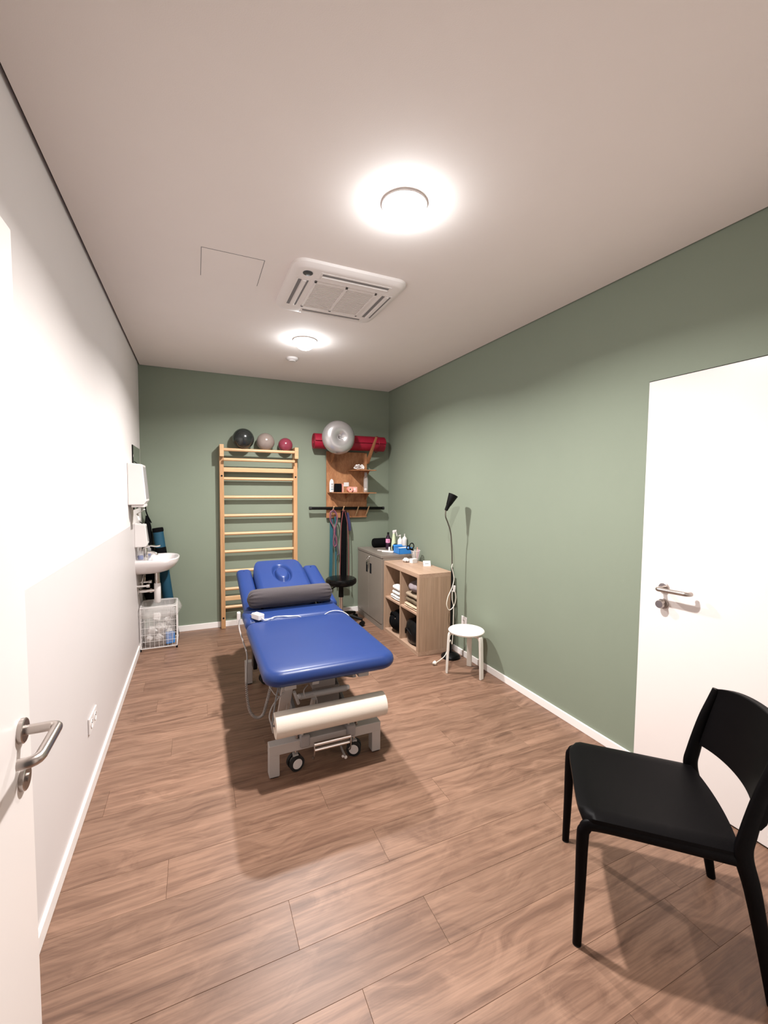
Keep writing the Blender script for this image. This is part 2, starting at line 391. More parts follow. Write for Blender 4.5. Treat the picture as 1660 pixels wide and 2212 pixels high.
# open door leaf on the left, folded back along the left wall
LX = -0.345
dl = MB().box(LX-0.040, LX, 0.23, 1.158, 0.008, 2.022).build('door_2', M_DOOR, smooth=0, bevel=0.0015, kind='structure')
lever_handle(dl, LX, 1, 1.10, 0.972, -0.135, 0.0, lz=-0.103, out=0.066, ret=0.03)
MB().box(LX-0.032, LX-0.008, 1.1575, 1.1595, 0.86, 1.05).build('latch_plate', M_STEEL, dl, smooth=0)
for z in (0.25, 1.8): MB().cyl((LX-0.01, 0.222, z-0.05), (LX-0.01, 0.222, z+0.05), 0.009).build('hinge', M_STEEL, dl)

# ------------------------------------------------------------------ ceiling fittings
def lamp_fixture(x, y, label):
    t = thing('ceiling_lamp', label, 'ceiling lamp', (x, y, ZC-0.055), 'round ceiling lamps')
    MB().lathe([(0.092, 0.055), (0.094, 0.050), (0.092, 0.046), (0.08, 0.046)], (x, y, ZC-0.055), 40).build('rim', M_WPLASTIC, t)
    prof = [(0.080, 0.046)]+[(0.080*math.cos(a), 0.046-0.068*math.sin(a)) for a in [PI/2*k/6 for k in range(0, 6)]]+[(0.002, -0.022)]
    MB().lathe(prof, (x, y, ZC-0.055), 24).build('halo_dome', M_GLOW, t)  # dropped dome added so the lamp throws a halo on the ceiling
    ld = bpy.data.lights.new('lamp_light', 'AREA'); ld.shape = 'DISK'; ld.size = 0.09; ld.energy = LAMP_POWER; ld.color = LAMP_COLOR; ld.spread = math.radians(156)
    lo = bpy.data.objects.new('lamp_light', ld); COL.objects.link(lo); lo.parent = t; lo.location = (0, 0, -0.026)
lamp_fixture(*LAMPS[0], 'lit round ceiling lamp nearest the viewer')
lamp_fixture(*LAMPS[1], 'lit round ceiling lamp beyond the air conditioning cassette')

# access hatch: a hairline square in the ceiling
hx0, hx1, hy0, hy1 = 0.045, 0.342, 2.312, 2.61
t = MB().box(hx0, hx1, hy0, hy1, ZC-0.0008, ZC+0.002).build('access_hatch', M_CEIL, smooth=0, label='flush square access hatch in the ceiling left of the air conditioner', cat='hatch')
g = MB(); e = 0.0028
g.box(hx0-e, hx0, hy0-e, hy1+e, ZC-0.001, ZC+0.001).box(hx1, hx1+e, hy0-e, hy1+e, ZC-0.001, ZC+0.001).box(hx0, hx1, hy0-e, hy0, ZC-0.001, ZC+0.001)
g.build('joint', M_ACGREY, t, smooth=0)

# air conditioning cassette
ax0, ax1, ay0, ay1 = 0.475, 1.125, 2.19, 2.82
az = ZC-0.032
ac = thing('air_conditioning_cassette', 'white square air conditioning cassette with louvred grille in the ceiling', 'air conditioner', ((ax0+ax1)/2, (ay0+ay1)/2, az))
mb = MB()
def rrect(x0, x1, y0, y1, c, z, seg=6):
    r = []
    for cx, cy, a0 in ((x1-c, y1-c, 0), (x0+c, y1-c, PI/2), (x0+c, y0+c, PI), (x1-c, y0+c, 1.5*PI)):
        for k in range(seg+1):
            a = a0+PI/2*k/seg; r.append((cx+c*math.cos(a), cy+c*math.sin(a), z))
    return r
mb.loft([rrect(ax0, ax1, ay0, ay1, 0.07, ZC), rrect(ax0+0.002, ax1-0.002, ay0+0.002, ay1-0.002, 0.07, ZC-0.014), rrect(ax0+0.02, ax1-0.02, ay0+0.02, ay1-0.02, 0.06, az+0.003), rrect(ax0+0.035, ax1-0.035, ay0+0.035, ay1-0.035, 0.05, az)])
mb.build('casing', M_AC, ac)
gx0, gx1, gy0, gy1 = ax0+0.14, ax1-0.14, ay0+0.15, ay1-0.13
fr = MB()
for q in ((gx0, gx1, gy0, gy0+0.014), (gx0, gx1, gy1-0.014, gy1), (gx0, gx0+0.014, gy0, gy1), (gx1-0.014, gx1, gy0, gy1)): fr.box(q[0], q[1], q[2], q[3], az-0.007, az)
fr.box((gx0+gx1)/2-0.008, (gx0+gx1)/2+0.008, gy0, gy1, az-0.007, az)
grille = fr.build('grille', M_AC, ac, smooth=0, bevel=0.001)
MB().box(gx0+0.01, gx1-0.01, gy0+0.01, gy1-0.01, az-0.0015, az-0.0005).build('filter', M_ACGREY if False else mat('grille_shade', (0.55, 0.52, 0.50), 0.8), grille, smooth=0)
n = 22
for k in range(n):
    y = gy0+0.02+(gy1-gy0-0.04)*k/(n-1)
    MB().box(gx0+0.012, gx1-0.012, y-0.0032, y+0.0032, az-0.006, az-0.001).build('slat', M_AC, grille, smooth=0)
def outlet(x0, x1, y0, y1, along):
    f = MB().box(x0, x1, y0, y1, az-0.002, az+0.001).build('air_outlet', M_AC, ac, smooth=0, bevel=0.001)
    if along == 'x':
        w_ = y1-y0
        MB().box(x0+0.012, x1-0.012, y0+w_*0.16, y0+w_*0.40, az-0.0028, az-0.0018).build('slot', M_ACGREY, f, smooth=0)
        MB().box(x0+0.012, x1-0.012, y0+w_*0.48, y0+w_*0.88, az-0.008, az-0.002).build('flap', M_AC, f, smooth=0, bevel=0.002)
        MB().box(x0+0.016, x1-0.016, y0+w_*0.90, y0+w_*0.95, az-0.0028, az-0.0018).build('slot', M_ACGREY, f, smooth=0)
    else:
        w_ = x1-x0
        MB().box(x0+w_*0.16, x0+w_*0.40, y0+0.012, y1-0.012, az-0.0028, az-0.0018).build('slot', M_ACGREY, f, smooth=0)
        MB().box(x0+w_*0.46, x0+w_*0.74, y0+0.012, y1-0.012, az-0.008, az-0.002).build('flap', M_AC, f, smooth=0, bevel=0.002)
        MB().box(x0+w_*0.80, x0+w_*0.92, y0+0.012, y1-0.012, az-0.0028, az-0.0018).build('slot', M_ACGREY, f, smooth=0)
outlet(ax0+0.15, ax1-0.09, ay0+0.052, ay0+0.122, 'x'); outlet(ax0+0.15, ax1-0.09, ay1-0.10, ay1-0.035, 'x')
outlet(ax0+0.040, ax0+0.115, ay0+0.15, ay1-0.12, 'y'); outlet(ax1-0.115, ax1-0.04, ay0+0.15, ay1-0.12, 'y')
MB().lathe([(0.026, 0.0), (0.026, -0.004), (0.020, -0.006)], (ax0+0.085, ay0+0.085, az+0.001), 28).build('sensor_lens', M_SENSOR, ac, label='dark round sensor')

t = thing('smoke_detector', 'small round white detector on the ceiling near the far wall', 'detector', (0.815, 3.90, ZC-0.03))
MB().lathe([(0.052, 0.03), (0.054, 0.018), (0.046, 0.010), (0.030, 0.006), (0.028, 0.0), (0.01, 0.0)], (0.815, 3.90, ZC-0.03), 32).build('housing', M_WPLASTIC, t)
MB().lathe([(0.0465, 0.012), (0.0475, 0.016)], (0.815, 3.90, ZC-0.03), 32, cap=False).build('vent_ring', M_ACGREY, t)

# ------------------------------------------------------------------ sockets
def socket(face_x, sgn, y, z, label, gangs=1, w_=0.078):
    t = thing('power_socket', label, 'socket', (face_x, y, z))
    h = w_*gangs/2
    MB().box(min(face_x, face_x+sgn*0.008), max(face_x, face_x+sgn*0.008), y-h, y+h, z-w_/2, z+w_/2).build('cover_plate', M_WPLASTIC, t, smooth=0, bevel=0.003)
    for g_ in range(gangs):
        yy = y-h+w_*(g_+0.5)
        ins = MB().lathe([(0.0215, sgn*0.0075), (0.0215, sgn*0.0105), (0.019, sgn*0.0105), (0.019, sgn*0.0082)], (face_x, yy, z), 24, 'x').build('socket_insert', M_WPLASTIC, t)
        for q in (-0.0095, 0, 0.0095):
            MB().lathe([(0.0027, sgn*0.0080), (0.0027, sgn*0.0088)], (face_x, yy+q, z+(0.004 if q == 0 else 0)), 10, 'x').build('hole', M_INK, ins)
socket(XR, -1, 3.09, 0.318, 'white wall socket on the green wall above the white stool')
socket(XL+0.002, 1, 2.44, 0.335, 'white double socket low on the white left wall', 2)

# ------------------------------------------------------------------ treatment bench
BX0, BX1 = 0.282, 0.978; BC = (BX0+BX1)/2
bench = thing('treatment_bench', 'blue vinyl electric treatment bench on grey frame with raised headrest', 'treatment bench', (BC, 2.9, 0))
MB().pad(BX0, BX1, 1.985, 2.86, 0.527, 0.607, 0.085, 0.036, crown=0.004).build('leg_cushion', M_BLUE, bench, smooth=50)
mp = MB(); mp.pad(BX0+0.003, BX1-0.003, 2.85, 3.13, 0.531, 0.611, 0.03, 0.034, crown=0.003); mp.build('seat_cushion', M_BLUE, bench, smooth=50)
AL = math.radians(15.5)
def tilt(p):   # local (x, u along back, h above)
    return Vector((p.x, 3.10+p.y*math.cos(AL)-p.z*math.sin(AL), 0.605+p.y*math.sin(AL)+p.z*math.cos(AL)))
for a, b in ((BX0+0.022, BX0+0.145), (BX1-0.110, BX1+0.024)):
    q = MB(); q.T = tilt; q.pad(a, b, 0.01, 0.69, -0.075, 0.005, 0.03, 0.034, crown=0.002); q.build('side_cushion', M_BLUE, bench, smooth=50)
# centre cushion with the face-hole plug pressed in
q = MB(); q.T = tilt
cx0, cx1 = BX0+0.146, BX1-0.108; ccx = (cx0+cx1)/2; hw = (cx1-cx0)/2; u0, u1 = 0.01, 0.795; cu = (u0+u1)/2; hu = (u1-u0)/2
NS, NR = 150, 80; rings = []
def sup(a, e):
    c, s_ = math.cos(a), math.sin(a)
    k = (abs(c)**e+abs(s_)**e)**(-1/e); return c*k, s_*k
for k in range(8):      # underside to rim
    th = -PI/2+PI/2*k/7; ins = 0.04*(1-math.cos(th))
    rings.append([(ccx+(hw-ins)*sup(2*PI*i/NS, 3.6)[0], cu+(hu-ins)*sup(2*PI*i/NS, 3.6)[1], -0.045+0.045*math.sin(th)) for i in range(NS)])
pcx, pcu, pa, pb = ccx+0.005, 0.50, 0.062, 0.125
for k in range(1, NR+1):
    f = 1-k/NR; ring = []
    for i in range(NS):
        c, s_ = sup(2*PI*i/NS, 3.6); x = ccx+hw*c*(f+0.0008); u = cu+hu*s_*(f+0.0008)
        d = 1-f
        edge = min(hw*(1-abs(x-ccx)/hw), hu*(1-abs(u-cu)/hu)); t_ = min(edge/0.05, 1)
        h = -0.045+0.058*math.sqrt(max(0, 1-(1-t_)**2))+0.012*(1-f*f)+0.018*min(1, max(0, (u-0.2)/0.3))
        e_ = math.sqrt(((x-pcx)/pa)**2+((u-pcu)/pb)**2)
        h -= 0.030*math.exp(-((e_-1)/0.20)**2)
        if e_ < 1: h += 0.006*(1-e_*e_)
        ring.append((x, u, h))
    rings.append(ring)
q.loft(rings).build('head_cushion', M_BLUE, bench, smooth=60, label='blue head cushion with oval face plug')
# boards below the cushions
MB().box(BX0+0.09, BX1-0.09, 2.12, 3.08, 0.505, 0.530).build('support_board', M_BLACK, bench, smooth=0)
q = MB(); q.T = tilt; q.box(BX0+0.05, BX1-0.05, 0.02, 0.66, -0.095, -0.072); q.build('head_support_board', M_BLACK, bench, smooth=0)
# feet frames
def portal(y0, lab):
    x0, x1 = 0.322, 0.938
    m = MB().box(x0, x1, y0, y0+0.055, 0.118, 0.172)
    f = m.build('foot_beam', M_GREYMETAL, bench, smooth=0, bevel=0.003)
    for a in (x0, x1-0.052): MB().box(a, a+0.052, y0+0.0005, y0+0.0545, 0.006, 0.121).build('foot_leg', M_GREYMETAL, f, smooth=0, bevel=0.003)
    for a in (x0, x1-0.052): MB().box(a+0.006, a+0.046, y0+0.006, y0+0.049, 0, 0.007).build('foot_pad', M_RUBBER, f, smooth=0)
    return f
f1 = portal(2.13, ''); f2 = portal(3.26, '')
def caster(x, y, rot):
    cz = 0.040; d = Vector((math.sin(rot), -math.cos(rot), 0))      # axle direction towards the viewer side
    st = MB().cyl((x, y, 0.078), (x, y, 0.125), 0.0055, n=12).build('caster', M_CHROME, bench)
    MB().obox((x, y, 0.074), (0.014, 0, 0), (0, 0.017, 0), (0, 0, 0.012)).build('fork', M_GREYMETAL, st, smooth=0, bevel=0.004)
    for s_ in (-1, 1):
        a = Vector((x, y, cz))+d*(s_*0.008); b = Vector((x, y, cz))+d*(s_*0.026)
        MB().cyl(a, b, 0.040, n=32).build('tyre', M_RUBBER, st)
        MB().cyl(b-d*s_*0.002, b+d*(s_*0.003), 0.0275, 0.025, n=28).build('hub_cap', M_WPLASTIC, st)
    MB().cyl(Vector((x, y, cz))-d*0.008, Vector((x, y, cz))+d*0.008, 0.030, n=24).build('wheel_guard', M_GREYMETAL, st)
caster(0.462, 2.165, 0.25); caster(0.79, 2.165, -0.40)
caster(0.462, 3.24, 0.2); caster(0.79, 3.24, 0.5)
# rails between the feet
for x in (0.505, 0.76):
    r_ = MB().box(x-0.020, x+0.020, 2.185, 3.26, 0.125, 0.180).build('floor_rail', M_GREYMETALD, bench, smooth=0, bevel=0.002)
    MB().box(x-0.026, x+0.026, 2.118, 2.190, 0.128, 0.196).build('rail_end_cap', M_GREYPLASTIC, r_, smooth=0, bevel=0.012, bseg=3)
MB().box(0.535, 0.73, 2.19, 2.26, 0.150, 0.178).build('cross_plate', M_GREYMETALD, bench, smooth=0, bevel=0.002)
# chrome foot bar held in front of the beam
fb = MB().cyl((0.545, 2.095, 0.152), (0.745, 2.095, 0.152), 0.0105, n=16).build('foot_bar', M_CHROME, bench)
MB().cyl((0.545, 2.100, 0.118), (0.745, 2.100, 0.118), 0.009, n=16).build('lower_bar', M_CHROME, fb)
for x in (0.545, 0.745): MB().tube(smoothpts([(x, 2.095, 0.158), (x, 2.085, 0.12), (x, 2.10, 0.075), (x, 2.13, 0.06)]), 0.003, 8).build('bar_bracket', M_STEEL, fb)
pd = MB().tube(smoothpts([(0.69, 2.13, 0.12), (0.70, 2.09, 0.08), (0.712, 2.08, 0.055)]), 0.006, 8).build('brake_lever', M_GREYMETALD, bench)
MB().sphere((0.712, 2.077, 0.053), 0.009, 12, 8).sphere((0.697, 2.079, 0.060), 0.007, 12, 8).build('lever_ball', M_WPLASTIC, pd)
# scissor arms
def arm(x, y0, z0, y1, z1, w_=0.018, h=0.030, m=M_GREYMETAL, nm='lift_arm'):
    d = Vector((0, y1-y0, z1-z0)); L_ = d.length/2; d.normalize(); nrm = Vector((0, -d.z, d.y))
    return MB().obox((x, (y0+y1)/2, (z0+z1)/2), (w_, 0, 0), d*L_, nrm*h).build(nm, m, bench, smooth=0, bevel=0.003)
arm(0.455, 2.20, 0.47, 2.95, 0.18, 0.010, 0.045); arm(0.80, 2.20, 0.47, 2.95, 0.18, 0.010, 0.045)
arm(0.485, 2.22, 0.19, 3.0, 0.47, 0.010, 0.030, M_GREYMETALD); arm(0.775, 2.22, 0.19, 3.0, 0.47, 0.010, 0.030, M_GREYMETALD)
arm(0.415, 2.13, 0.47, 2.30, 0.20, 0.030, 0.007)     # wide slanted cover plate on the left
MB().box(0.40, 0.46, 2.12, 3.02, 0.455, 0.505).build('upper_rail', M_GREYMETAL, bench, smooth=0, bevel=0.003)
MB().box(0.80, 0.86, 2.12, 3.02, 0.455, 0.505).build('upper_rail', M_GREYMETAL, bench, smooth=0, bevel=0.003)
ct = MB().cyl((0.49, 2.17, 0.385), (0.745, 2.17, 0.385), 0.0165, n=18).build('cross_tube', M_GREYMETAL, bench)
for x in (0.484, 0.752): MB().sphere((x, 2.17, 0.387), 0.014, 16, 10).build('tube_end_ball', M_WPLASTIC, ct)
mo = MB().cyl((0.50, 2.30, 0.43), (0.70, 2.30, 0.43), 0.040, n=26).build('lift_motor', M_GREYMETAL, bench)
MB().box(0.575, 0.71, 2.255, 2.34, 0.37, 0.475).build('motor_box', M_GREYPLASTIC, mo, smooth=0, bevel=0.006)
MB().obox((0.597, 2.247, 0.430), (0.018, 0, 0), (0, 0.002, 0), (0.004, 0, 0.030)).build('tag', M_WPLASTIC, mo, smooth=0)
MB().cyl((0.735, 2.25, 0.445), (0.735, 2.25, 0.475), 0.035, n=22).build('motor_cap', M_GREYMETAL, mo)
ac2 = MB().cyl((0.56, 2.16, 0.37), (0.56, 2.26, 0.20), 0.013, n=14).build('gas_strut', M_GREYMETAL, bench)
MB().cyl((0.448, 2.125, 0.44), (0.476, 2.15, 0.36), 0.008, n=12).build('spring_pin', M_GREYMETAL, bench)
MB().box(0.60, 0.74, 2.28, 2.36, 0.19, 0.36).build('lower_motor_box', M_GREYMETALD, bench, smooth=0, bevel=0.004)
# end frame plates standing on the beam between the caps
for a in (0.487, 0.742): MB().box(a, a+0.01, 2.13, 2.19, 0.165, 0.24).build('end_plate', M_GREYMETAL, bench, smooth=0, bevel=0.001)
for x in (0.468, 0.80): MB().lathe([(0.010, 0), (0.010, 0.012), (0.006, 0.014), (0.006, 0.03)], (x, 2.155, 0.172), 12).build('adjusting_screw', M_STEEL, bench)
# wire bars that carry the paper roll
for x, s_ in ((0.338, -1),):
    MB().tube(smoothpts([(x-s_*0.05, 2.16, 0.49), (x-s_*0.02, 2.12, 0.44), (x+s_*0.006, 2.07, 0.35), (x+s_*0.010, 2.045, 0.328), (x-s_*0.03, 2.045, 0.326)]), 0.0045, 8).build('roll_bracket', M_GREYMETALD, bench)
MB().tube(smoothpts([(0.40, 2.14, 0.44), (0.345, 2.12, 0.40), (0.318, 2.09, 0.36), (0.322, 2.06, 0.33), (0.326, 2.05, 0.305), (0.329, 2.05, 0.29)]), 0.0035, 8).build('wire_loop', M_GREYCABLE, bench)
MB().tube(smoothpts([(0.52, 2.13, 0.46), (0.49, 2.09, 0.455), (0.50, 2.09, 0.42), (0.545, 2.10, 0.415), (0.565, 2.11, 0.37), (0.56, 2.12, 0.30)]), 0.003, 8).build('wire', M_GREYCABLE, bench)
MB().tube(smoothpts([(0.33, 2.25, 0.46), (0.37, 2.2, 0.40), (0.43, 2.2, 0.385), (0.425, 2.2, 0.33), (0.415, 2.2, 0.26)]), 0.003, 8).build('wire', M_GREYCABLE, bench)
# hand control lead: straight then coiled, looping down on the left side
lead = smoothpts([(0.262, 3.02, 0.60), (0.258, 2.99, 0.53), (0.272, 2.9, 0.47), (0.285, 2.78, 0.42), (0.270, 2.66, 0.37), (0.262, 2.60, 0.32)], 6)
ld = MB().tube(lead, 0.005, 8).build('control_lead', M_GREYCABLE, bench)
MB().box(0.247, 0.270, 3.01, 3.04, 0.54, 0.63).build('hand_control', M_WPLASTIC, ld, smooth=0, bevel=0.006)
coilp = smoothpts([(0.262, 2.60, 0.32), (0.262, 2.56, 0.24), (0.275, 2.54, 0.165), (0.31, 2.53, 0.125), (0.345, 2.52, 0.14), (0.362, 2.50, 0.21), (0.372, 2.45, 0.30), (0.385, 2.42, 0.40)], 60)
cpts = []
for i, p in enumerate(coilp):
    a = i*0.95
    t_ = (coilp[min(i+1, len(coilp)-1)]-coilp[max(i-1, 0)]).normalized(); u_ = Vector((0, 1, 0)); v_ = t_.cross(u_).normalized(); u_ = v_.cross(t_)
    cpts.append(p+(u_*math.cos(a)+v_*math.sin(a))*0.0065)
MB().tube(cpts, 0.0028, 5).build('coiled_cable', M_GREYCABLE, bench)
# foot switch housing standing on the floor by the rear leg
MB().box(0.325, 0.352, 2.80, 2.88, 0.30, 0.43).build('control_box', M_BLACK, bench, smooth=0, bevel=0.006)

# paper roll
t = thing('paper_roll', 'cream couch paper roll hanging across the foot end of the bench', 'paper roll', (0.645, 2.045, 0.257))
MB().lathe([(0.018, 0.0), (0.060, 0.0), (0.061, 0.004), (0.061, 0.576), (0.060, 0.58), (0.018, 0.58)], (0.336, 2.045, 0.326), 40, 'x').build('paper', M_PAPER, t)
MB().lathe([(0.018, -0.001), (0.018, 0.581), (0.014, 0.581), (0.014, -0.001)], (0.336, 2.045, 0.326), 24, 'x', cap=False).build('core', M_CORK, t)
# loose sheet edge hanging behind the left end
MB().cyl((0.915, 2.045, 0.326), (0.925, 2.045, 0.326), 0.012, n=14).build('end_stop', M_REDBAND, t)

# bolster
b0 = Vector((0.352, 3.135, 0.693)); b1 = Vector((0.948, 3.135, 0.693)); br = 0.079
t = thing('bolster', 'grey-brown fabric bolster lying across the blue bench', 'bolster', (0.65, 3.135, 0.614))
q = MB(); rings = []
prof = [(0.0, 0.010), (0.005, 0.020), (0.012, 0.040), (0.024, 0.056), (0.044, 0.064), (0.075, 0.067)]+[(0.11+0.05*k, 0.067) for k in range(9)]+[(0.555, 0.067), (0.586, 0.064), (0.604, 0.056), (0.616, 0.040), (0.622, 0.022), (0.628, 0.012)]
for a, r_ in prof:
    ring = []
    for k in range(60):
        th = 2*PI*k/60
        pl = 0.0050*math.sin(th*14+a*8)*max(0, 1-min(a, 0.628-a)/0.11)*min(1, r_/0.05)
        rr = r_+pl+0.0025*noise.noise(Vector((a*9, math.cos(th)*2, math.sin(th)*2)))
        X = 0.322+a
        ring.append((X, 3.110+(X-0.64)*0.04+rr*math.cos(th), 0.690+rr*math.sin(th)))
    rings.append(ring)
q.loft(rings).build('cover', M_BOLSTER, t, smooth=70)
MB().torus((0.322+0.627, 3.122, 0.690), 0.012, 0.0035, 'x', 16, 6).build('drawstring_rim', M_BOLSTER, t)

# charger and its cable on the bench
t = thing('phone_charger', 'white plug-in charger with thin cable lying on the bench', 'charger', (0.345, 2.90, 0.611))
ang = math.radians(-62); ca, sa = math.cos(ang), math.sin(ang)
c0 = Vector((0.366, 2.868, 0.633)); ux = Vector((ca, sa, 0)); uy = Vector((-sa, ca, 0))
MB().obox(c0, ux*0.042, uy*0.023, (0, 0, 0.019)).build('adapter', M_WPLASTIC, t, smooth=0, bevel=0.006, bseg=3)
MB().cyl(c0-ux*0.040, c0-ux*0.055, 0.017, 0.014, 20).build('plug_face', M_WPLASTIC, t)
for s_ in (-1, 1): MB().cyl(c0-ux*0.055+uy*0.0095*s_, c0-ux*0.073+uy*0.0095*s_, 0.0023, n=10).build('pin', M_CHROME, t)
MB().tube(smoothpts([c0+ux*0.038, (0.405, 2.812, 0.617), (0.44, 2.845, 0.613), (0.48, 2.872, 0.615), (0.56, 2.868, 0.613), (0.63, 2.858, 0.606), (0.68, 2.856, 0.588), (0.79, 2.856, 0.588), (0.86, 2.86, 0.612), (0.91, 2.855, 0.614), (0.95, 2.835, 0.605), (0.978, 2.80, 0.585), (0.986, 2.78, 0.55)], 5), 0.0023, 8).build('cable', M_WPLASTIC, t)

# ------------------------------------------------------------------ wall bars with balls
wb = thing('wall_bars', 'pine gymnastic wall bars standing against the green back wall', 'wall bars', (0.63, 4.70, 0))
for x0 in (0.227, 0.986):
    p_ = MB().box(x0, x0+0.042, 4.665, YB-0.001, 0.0, 1.915).build('side_post', M_PINE, wb, smooth=0, bevel=0.003)
    MB().box(x0+0.001, x0+0.041, 4.600, 4.667, 1.795, 1.917).build('top_bracket', M_RUNG, p_, smooth=0, bevel=0.003)
    for z in (1.60, 0.115): MB().lathe([(0.009, 0), (0.009, -0.003), (0.004, -0.0035)], (x0+0.021, 4.665, z), 14, 'y').build('screw_head', M_INK, p_)
def rung(y, z): MB().tube([(0.266, y, z), (0.63, y, z), (0.989, y, z)], 0.0165, 16).build('rung', M_RUNG, wb)
rung(4.622, 1.866); rung(4.622, 1.812 if False else 1.766)
for z in (1.572, 1.38, 1.187, 0.997, 0.809, 0.604, 0.414, 0.221): rung(4.690, z)
for z in (1.665, 0.317): MB().box(0.266, 0.989, 4.668, 4.692, z-0.023, z+0.023).build('flat_slat', M_RUNG, wb, smooth=0, bevel=0.004)
def ball(x, y, z, r, m, label):
    t = thing('exercise_ball', label, 'ball', (x, y, z-r), 'balls on top of the wall bars')
    MB().sphere((x, y, z), r, 40, 24).build('ball_skin', m, t, smooth=180)
    MB().lathe([(0.008, -r-0.0005), (0.006, -r-0.002)], (x, y, z), 12, 'y').build('valve_plug', m, t)
ball(0.462, 4.641, 1.985, 0.107, M_BALLBLACK, 'largest, anthracite exercise ball on top of the wall bars')
ball(0.687, 4.655, 1.966, 0.0935, M_BALLGREY, 'taupe grey exercise ball between the other two on the wall bars')
ball(0.900, 4.672, 1.944, 0.0775, M_BALLPINK, 'smallest, plum pink exercise ball on top of the wall bars')

# ------------------------------------------------------------------ plywood wall board with shelves
bd = thing('plywood_peg_board', 'orange plywood board with small shelves, pegs and arms on back wall', 'wall rack', (1.61, 4.70, 1.14))
MB().box(1.368, 1.862, 4.695, 4.713, 1.140, 1.900).build('back_board', M_PLY, bd, smooth=0, bevel=0.001)
MB().box(1.42, 1.47, 4.713, YB, 1.16, 1.88).box(1.76, 1.81, 4.713, YB, 1.16, 1.88).build('batten', M_PLY, bd, smooth=0)
MB().prism([(1.375, 4.695), (1.862, 4.695), (1.880, 4.44), (1.50, 4.44), (1.43, 4.50)], 'z', 1.427, 1.437).build('lower_shelf', M_PLY, bd, smooth=0, bevel=0.001)
MB().prism([(1.62, 4.695), (1.862, 4.695), (1.878, 4.44), (1.64, 4.44)], 'z', 1.683, 1.692).build('upper_shelf', M_PLY, bd, smooth=0, bevel=0.001)
for z in (1.427, 1.683):
    MB().prism([(4.695, z), (4.56, z), (4.695, z-0.085)], 'x', 1.835, 1.845).build('gusset', M_PLY, bd, smooth=0)
MB().prism([(4.695, 1.427), (4.55, 1.427), (4.695, 1.36)], 'x', 1.59, 1.60).build('gusset', M_PLY, bd, smooth=0)
for x in (1.415, 1.865):
    MB().prism([(4.695, 1.77), (4.650, 1.775), (4.410, 2.050), (4.428, 2.062), (4.695, 1.83)] if x > 1.5 else [(4.695, 1.79), (4.66, 1.77), (4.55, 1.86), (4.545, 1.885), (4.695, 1.86)], 'x', x-0.008, x+0.008).build('support_arm', M_PLY, bd, smooth=0, bevel=0.001)
for x in (1.425, 1.545, 1.722, 1.852):
    MB().tube([(x, 4.697, 1.165), (x, 4.655, 1.205), (x+0.002, 4.598, 1.275)], [0.008, 0.008, 0.0065], 10).build('peg', M_RUNG, bd)
t = thing('foam_rod', 'long black foam rod lying behind the pegs of the plywood board', 'rod', (1.60, 4.660, 1.23))
MB().tube([(1.165, 4.668, 1.255), (1.62, 4.668, 1.250), (2.07, 4.668, 1.247)], 0.0165, 16).build('rod', M_BLACK, t)
MB().cyl((1.160, 4.668, 1.255), (1.185, 4.668, 1.255), 0.019, n=16).cyl((2.05, 4.668, 1.247), (2.075, 4.668, 1.247), 0.019, n=16).build('end_sleeve', M_RUBBER, t)

# red mat
t = thing('gym_mat', 'rolled crimson gym mat lying behind the silver donut ball', 'mat', (1.63, 4.648, 1.905))
q = MB(); NSP = 120; turns = 4.3; outer = []
def spiral(a0, a1, n_, th):
    pts = []
    for k in range(n_+1):
        a = a0+(a1-a0)*k/n_; r_ = 0.018+(0.093-0.018)*(a/(2*PI*turns)); pts.append((r_*math.cos(a+1.2)+0.0, r_*math.sin(a+1.2)))
    return pts
inn = spiral(0, 2*PI*turns, NSP, 0)
thk = 0.010
poly_o = inn; poly_i = []
for (a, b) in inn:
    r_ = math.hypot(a, b); poly_i.append((a*(r_-thk)/r_, b*(r_-thk)/r_))
vs = []; fs = []
for X in (1.205, 2.050):
    for (a, b) in poly_o: vs.append((X, 4.648+a, 2.0+b))
    for (a, b) in poly_i: vs.append((X, 4.648+a, 2.0+b))
n_ = len(poly_o)
for k in range(n_-1):
    fs.append((k, k+1, 2*n_+k+1, 2*n_+k)); fs.append((n_+k+1, n_+k, 3*n_+k, 3*n_+k+1))
    fs.append((k, n_+k, n_+k+1, k+1)); fs.append((2*n_+k, 2*n_+k+1, 3*n_+k+1, 3*n_+k))
fs.append((n_-1, 2*n_-1, 4*n_-1, 3*n_-1)); fs.append((0, 2*n_, 3*n_, n_))
q.add(vs, fs).build('rolled_foam', M_RED, t, smooth=40)
MB().torus((1.96, 4.648, 2.0), 0.094, 0.003, 'x', 40, 6).build('strap', M_RED, t)

# donut ball
t = thing('donut_ball', 'silver grey inflated donut ball in front of the red mat', 'ball', (1.425, 4.44, 1.85))
q = MB(); n1, n2 = 72, 36; rings = []
for k in range(n1):
    a = 2*PI*k/n1; ring = []
    for j in range(n2):
        b = 2*PI*j/n2
        rr = 0.094+0.089*math.cos(b)+0.0007*math.cos(b*1)*math.sin(40*b)
        ring.append((1.425+rr*math.cos(a), 4.432+0.083*math.sin(b), 2.031+rr*math.sin(a)))
    rings.append(ring)
q.loft(rings, closed=True).build('inflated_ring', M_SILVER, t, smooth=180)
MB().sphere((1.425, 4.400, 2.031), 0.004, 12, 8).build('valve', M_WPLASTIC, t)

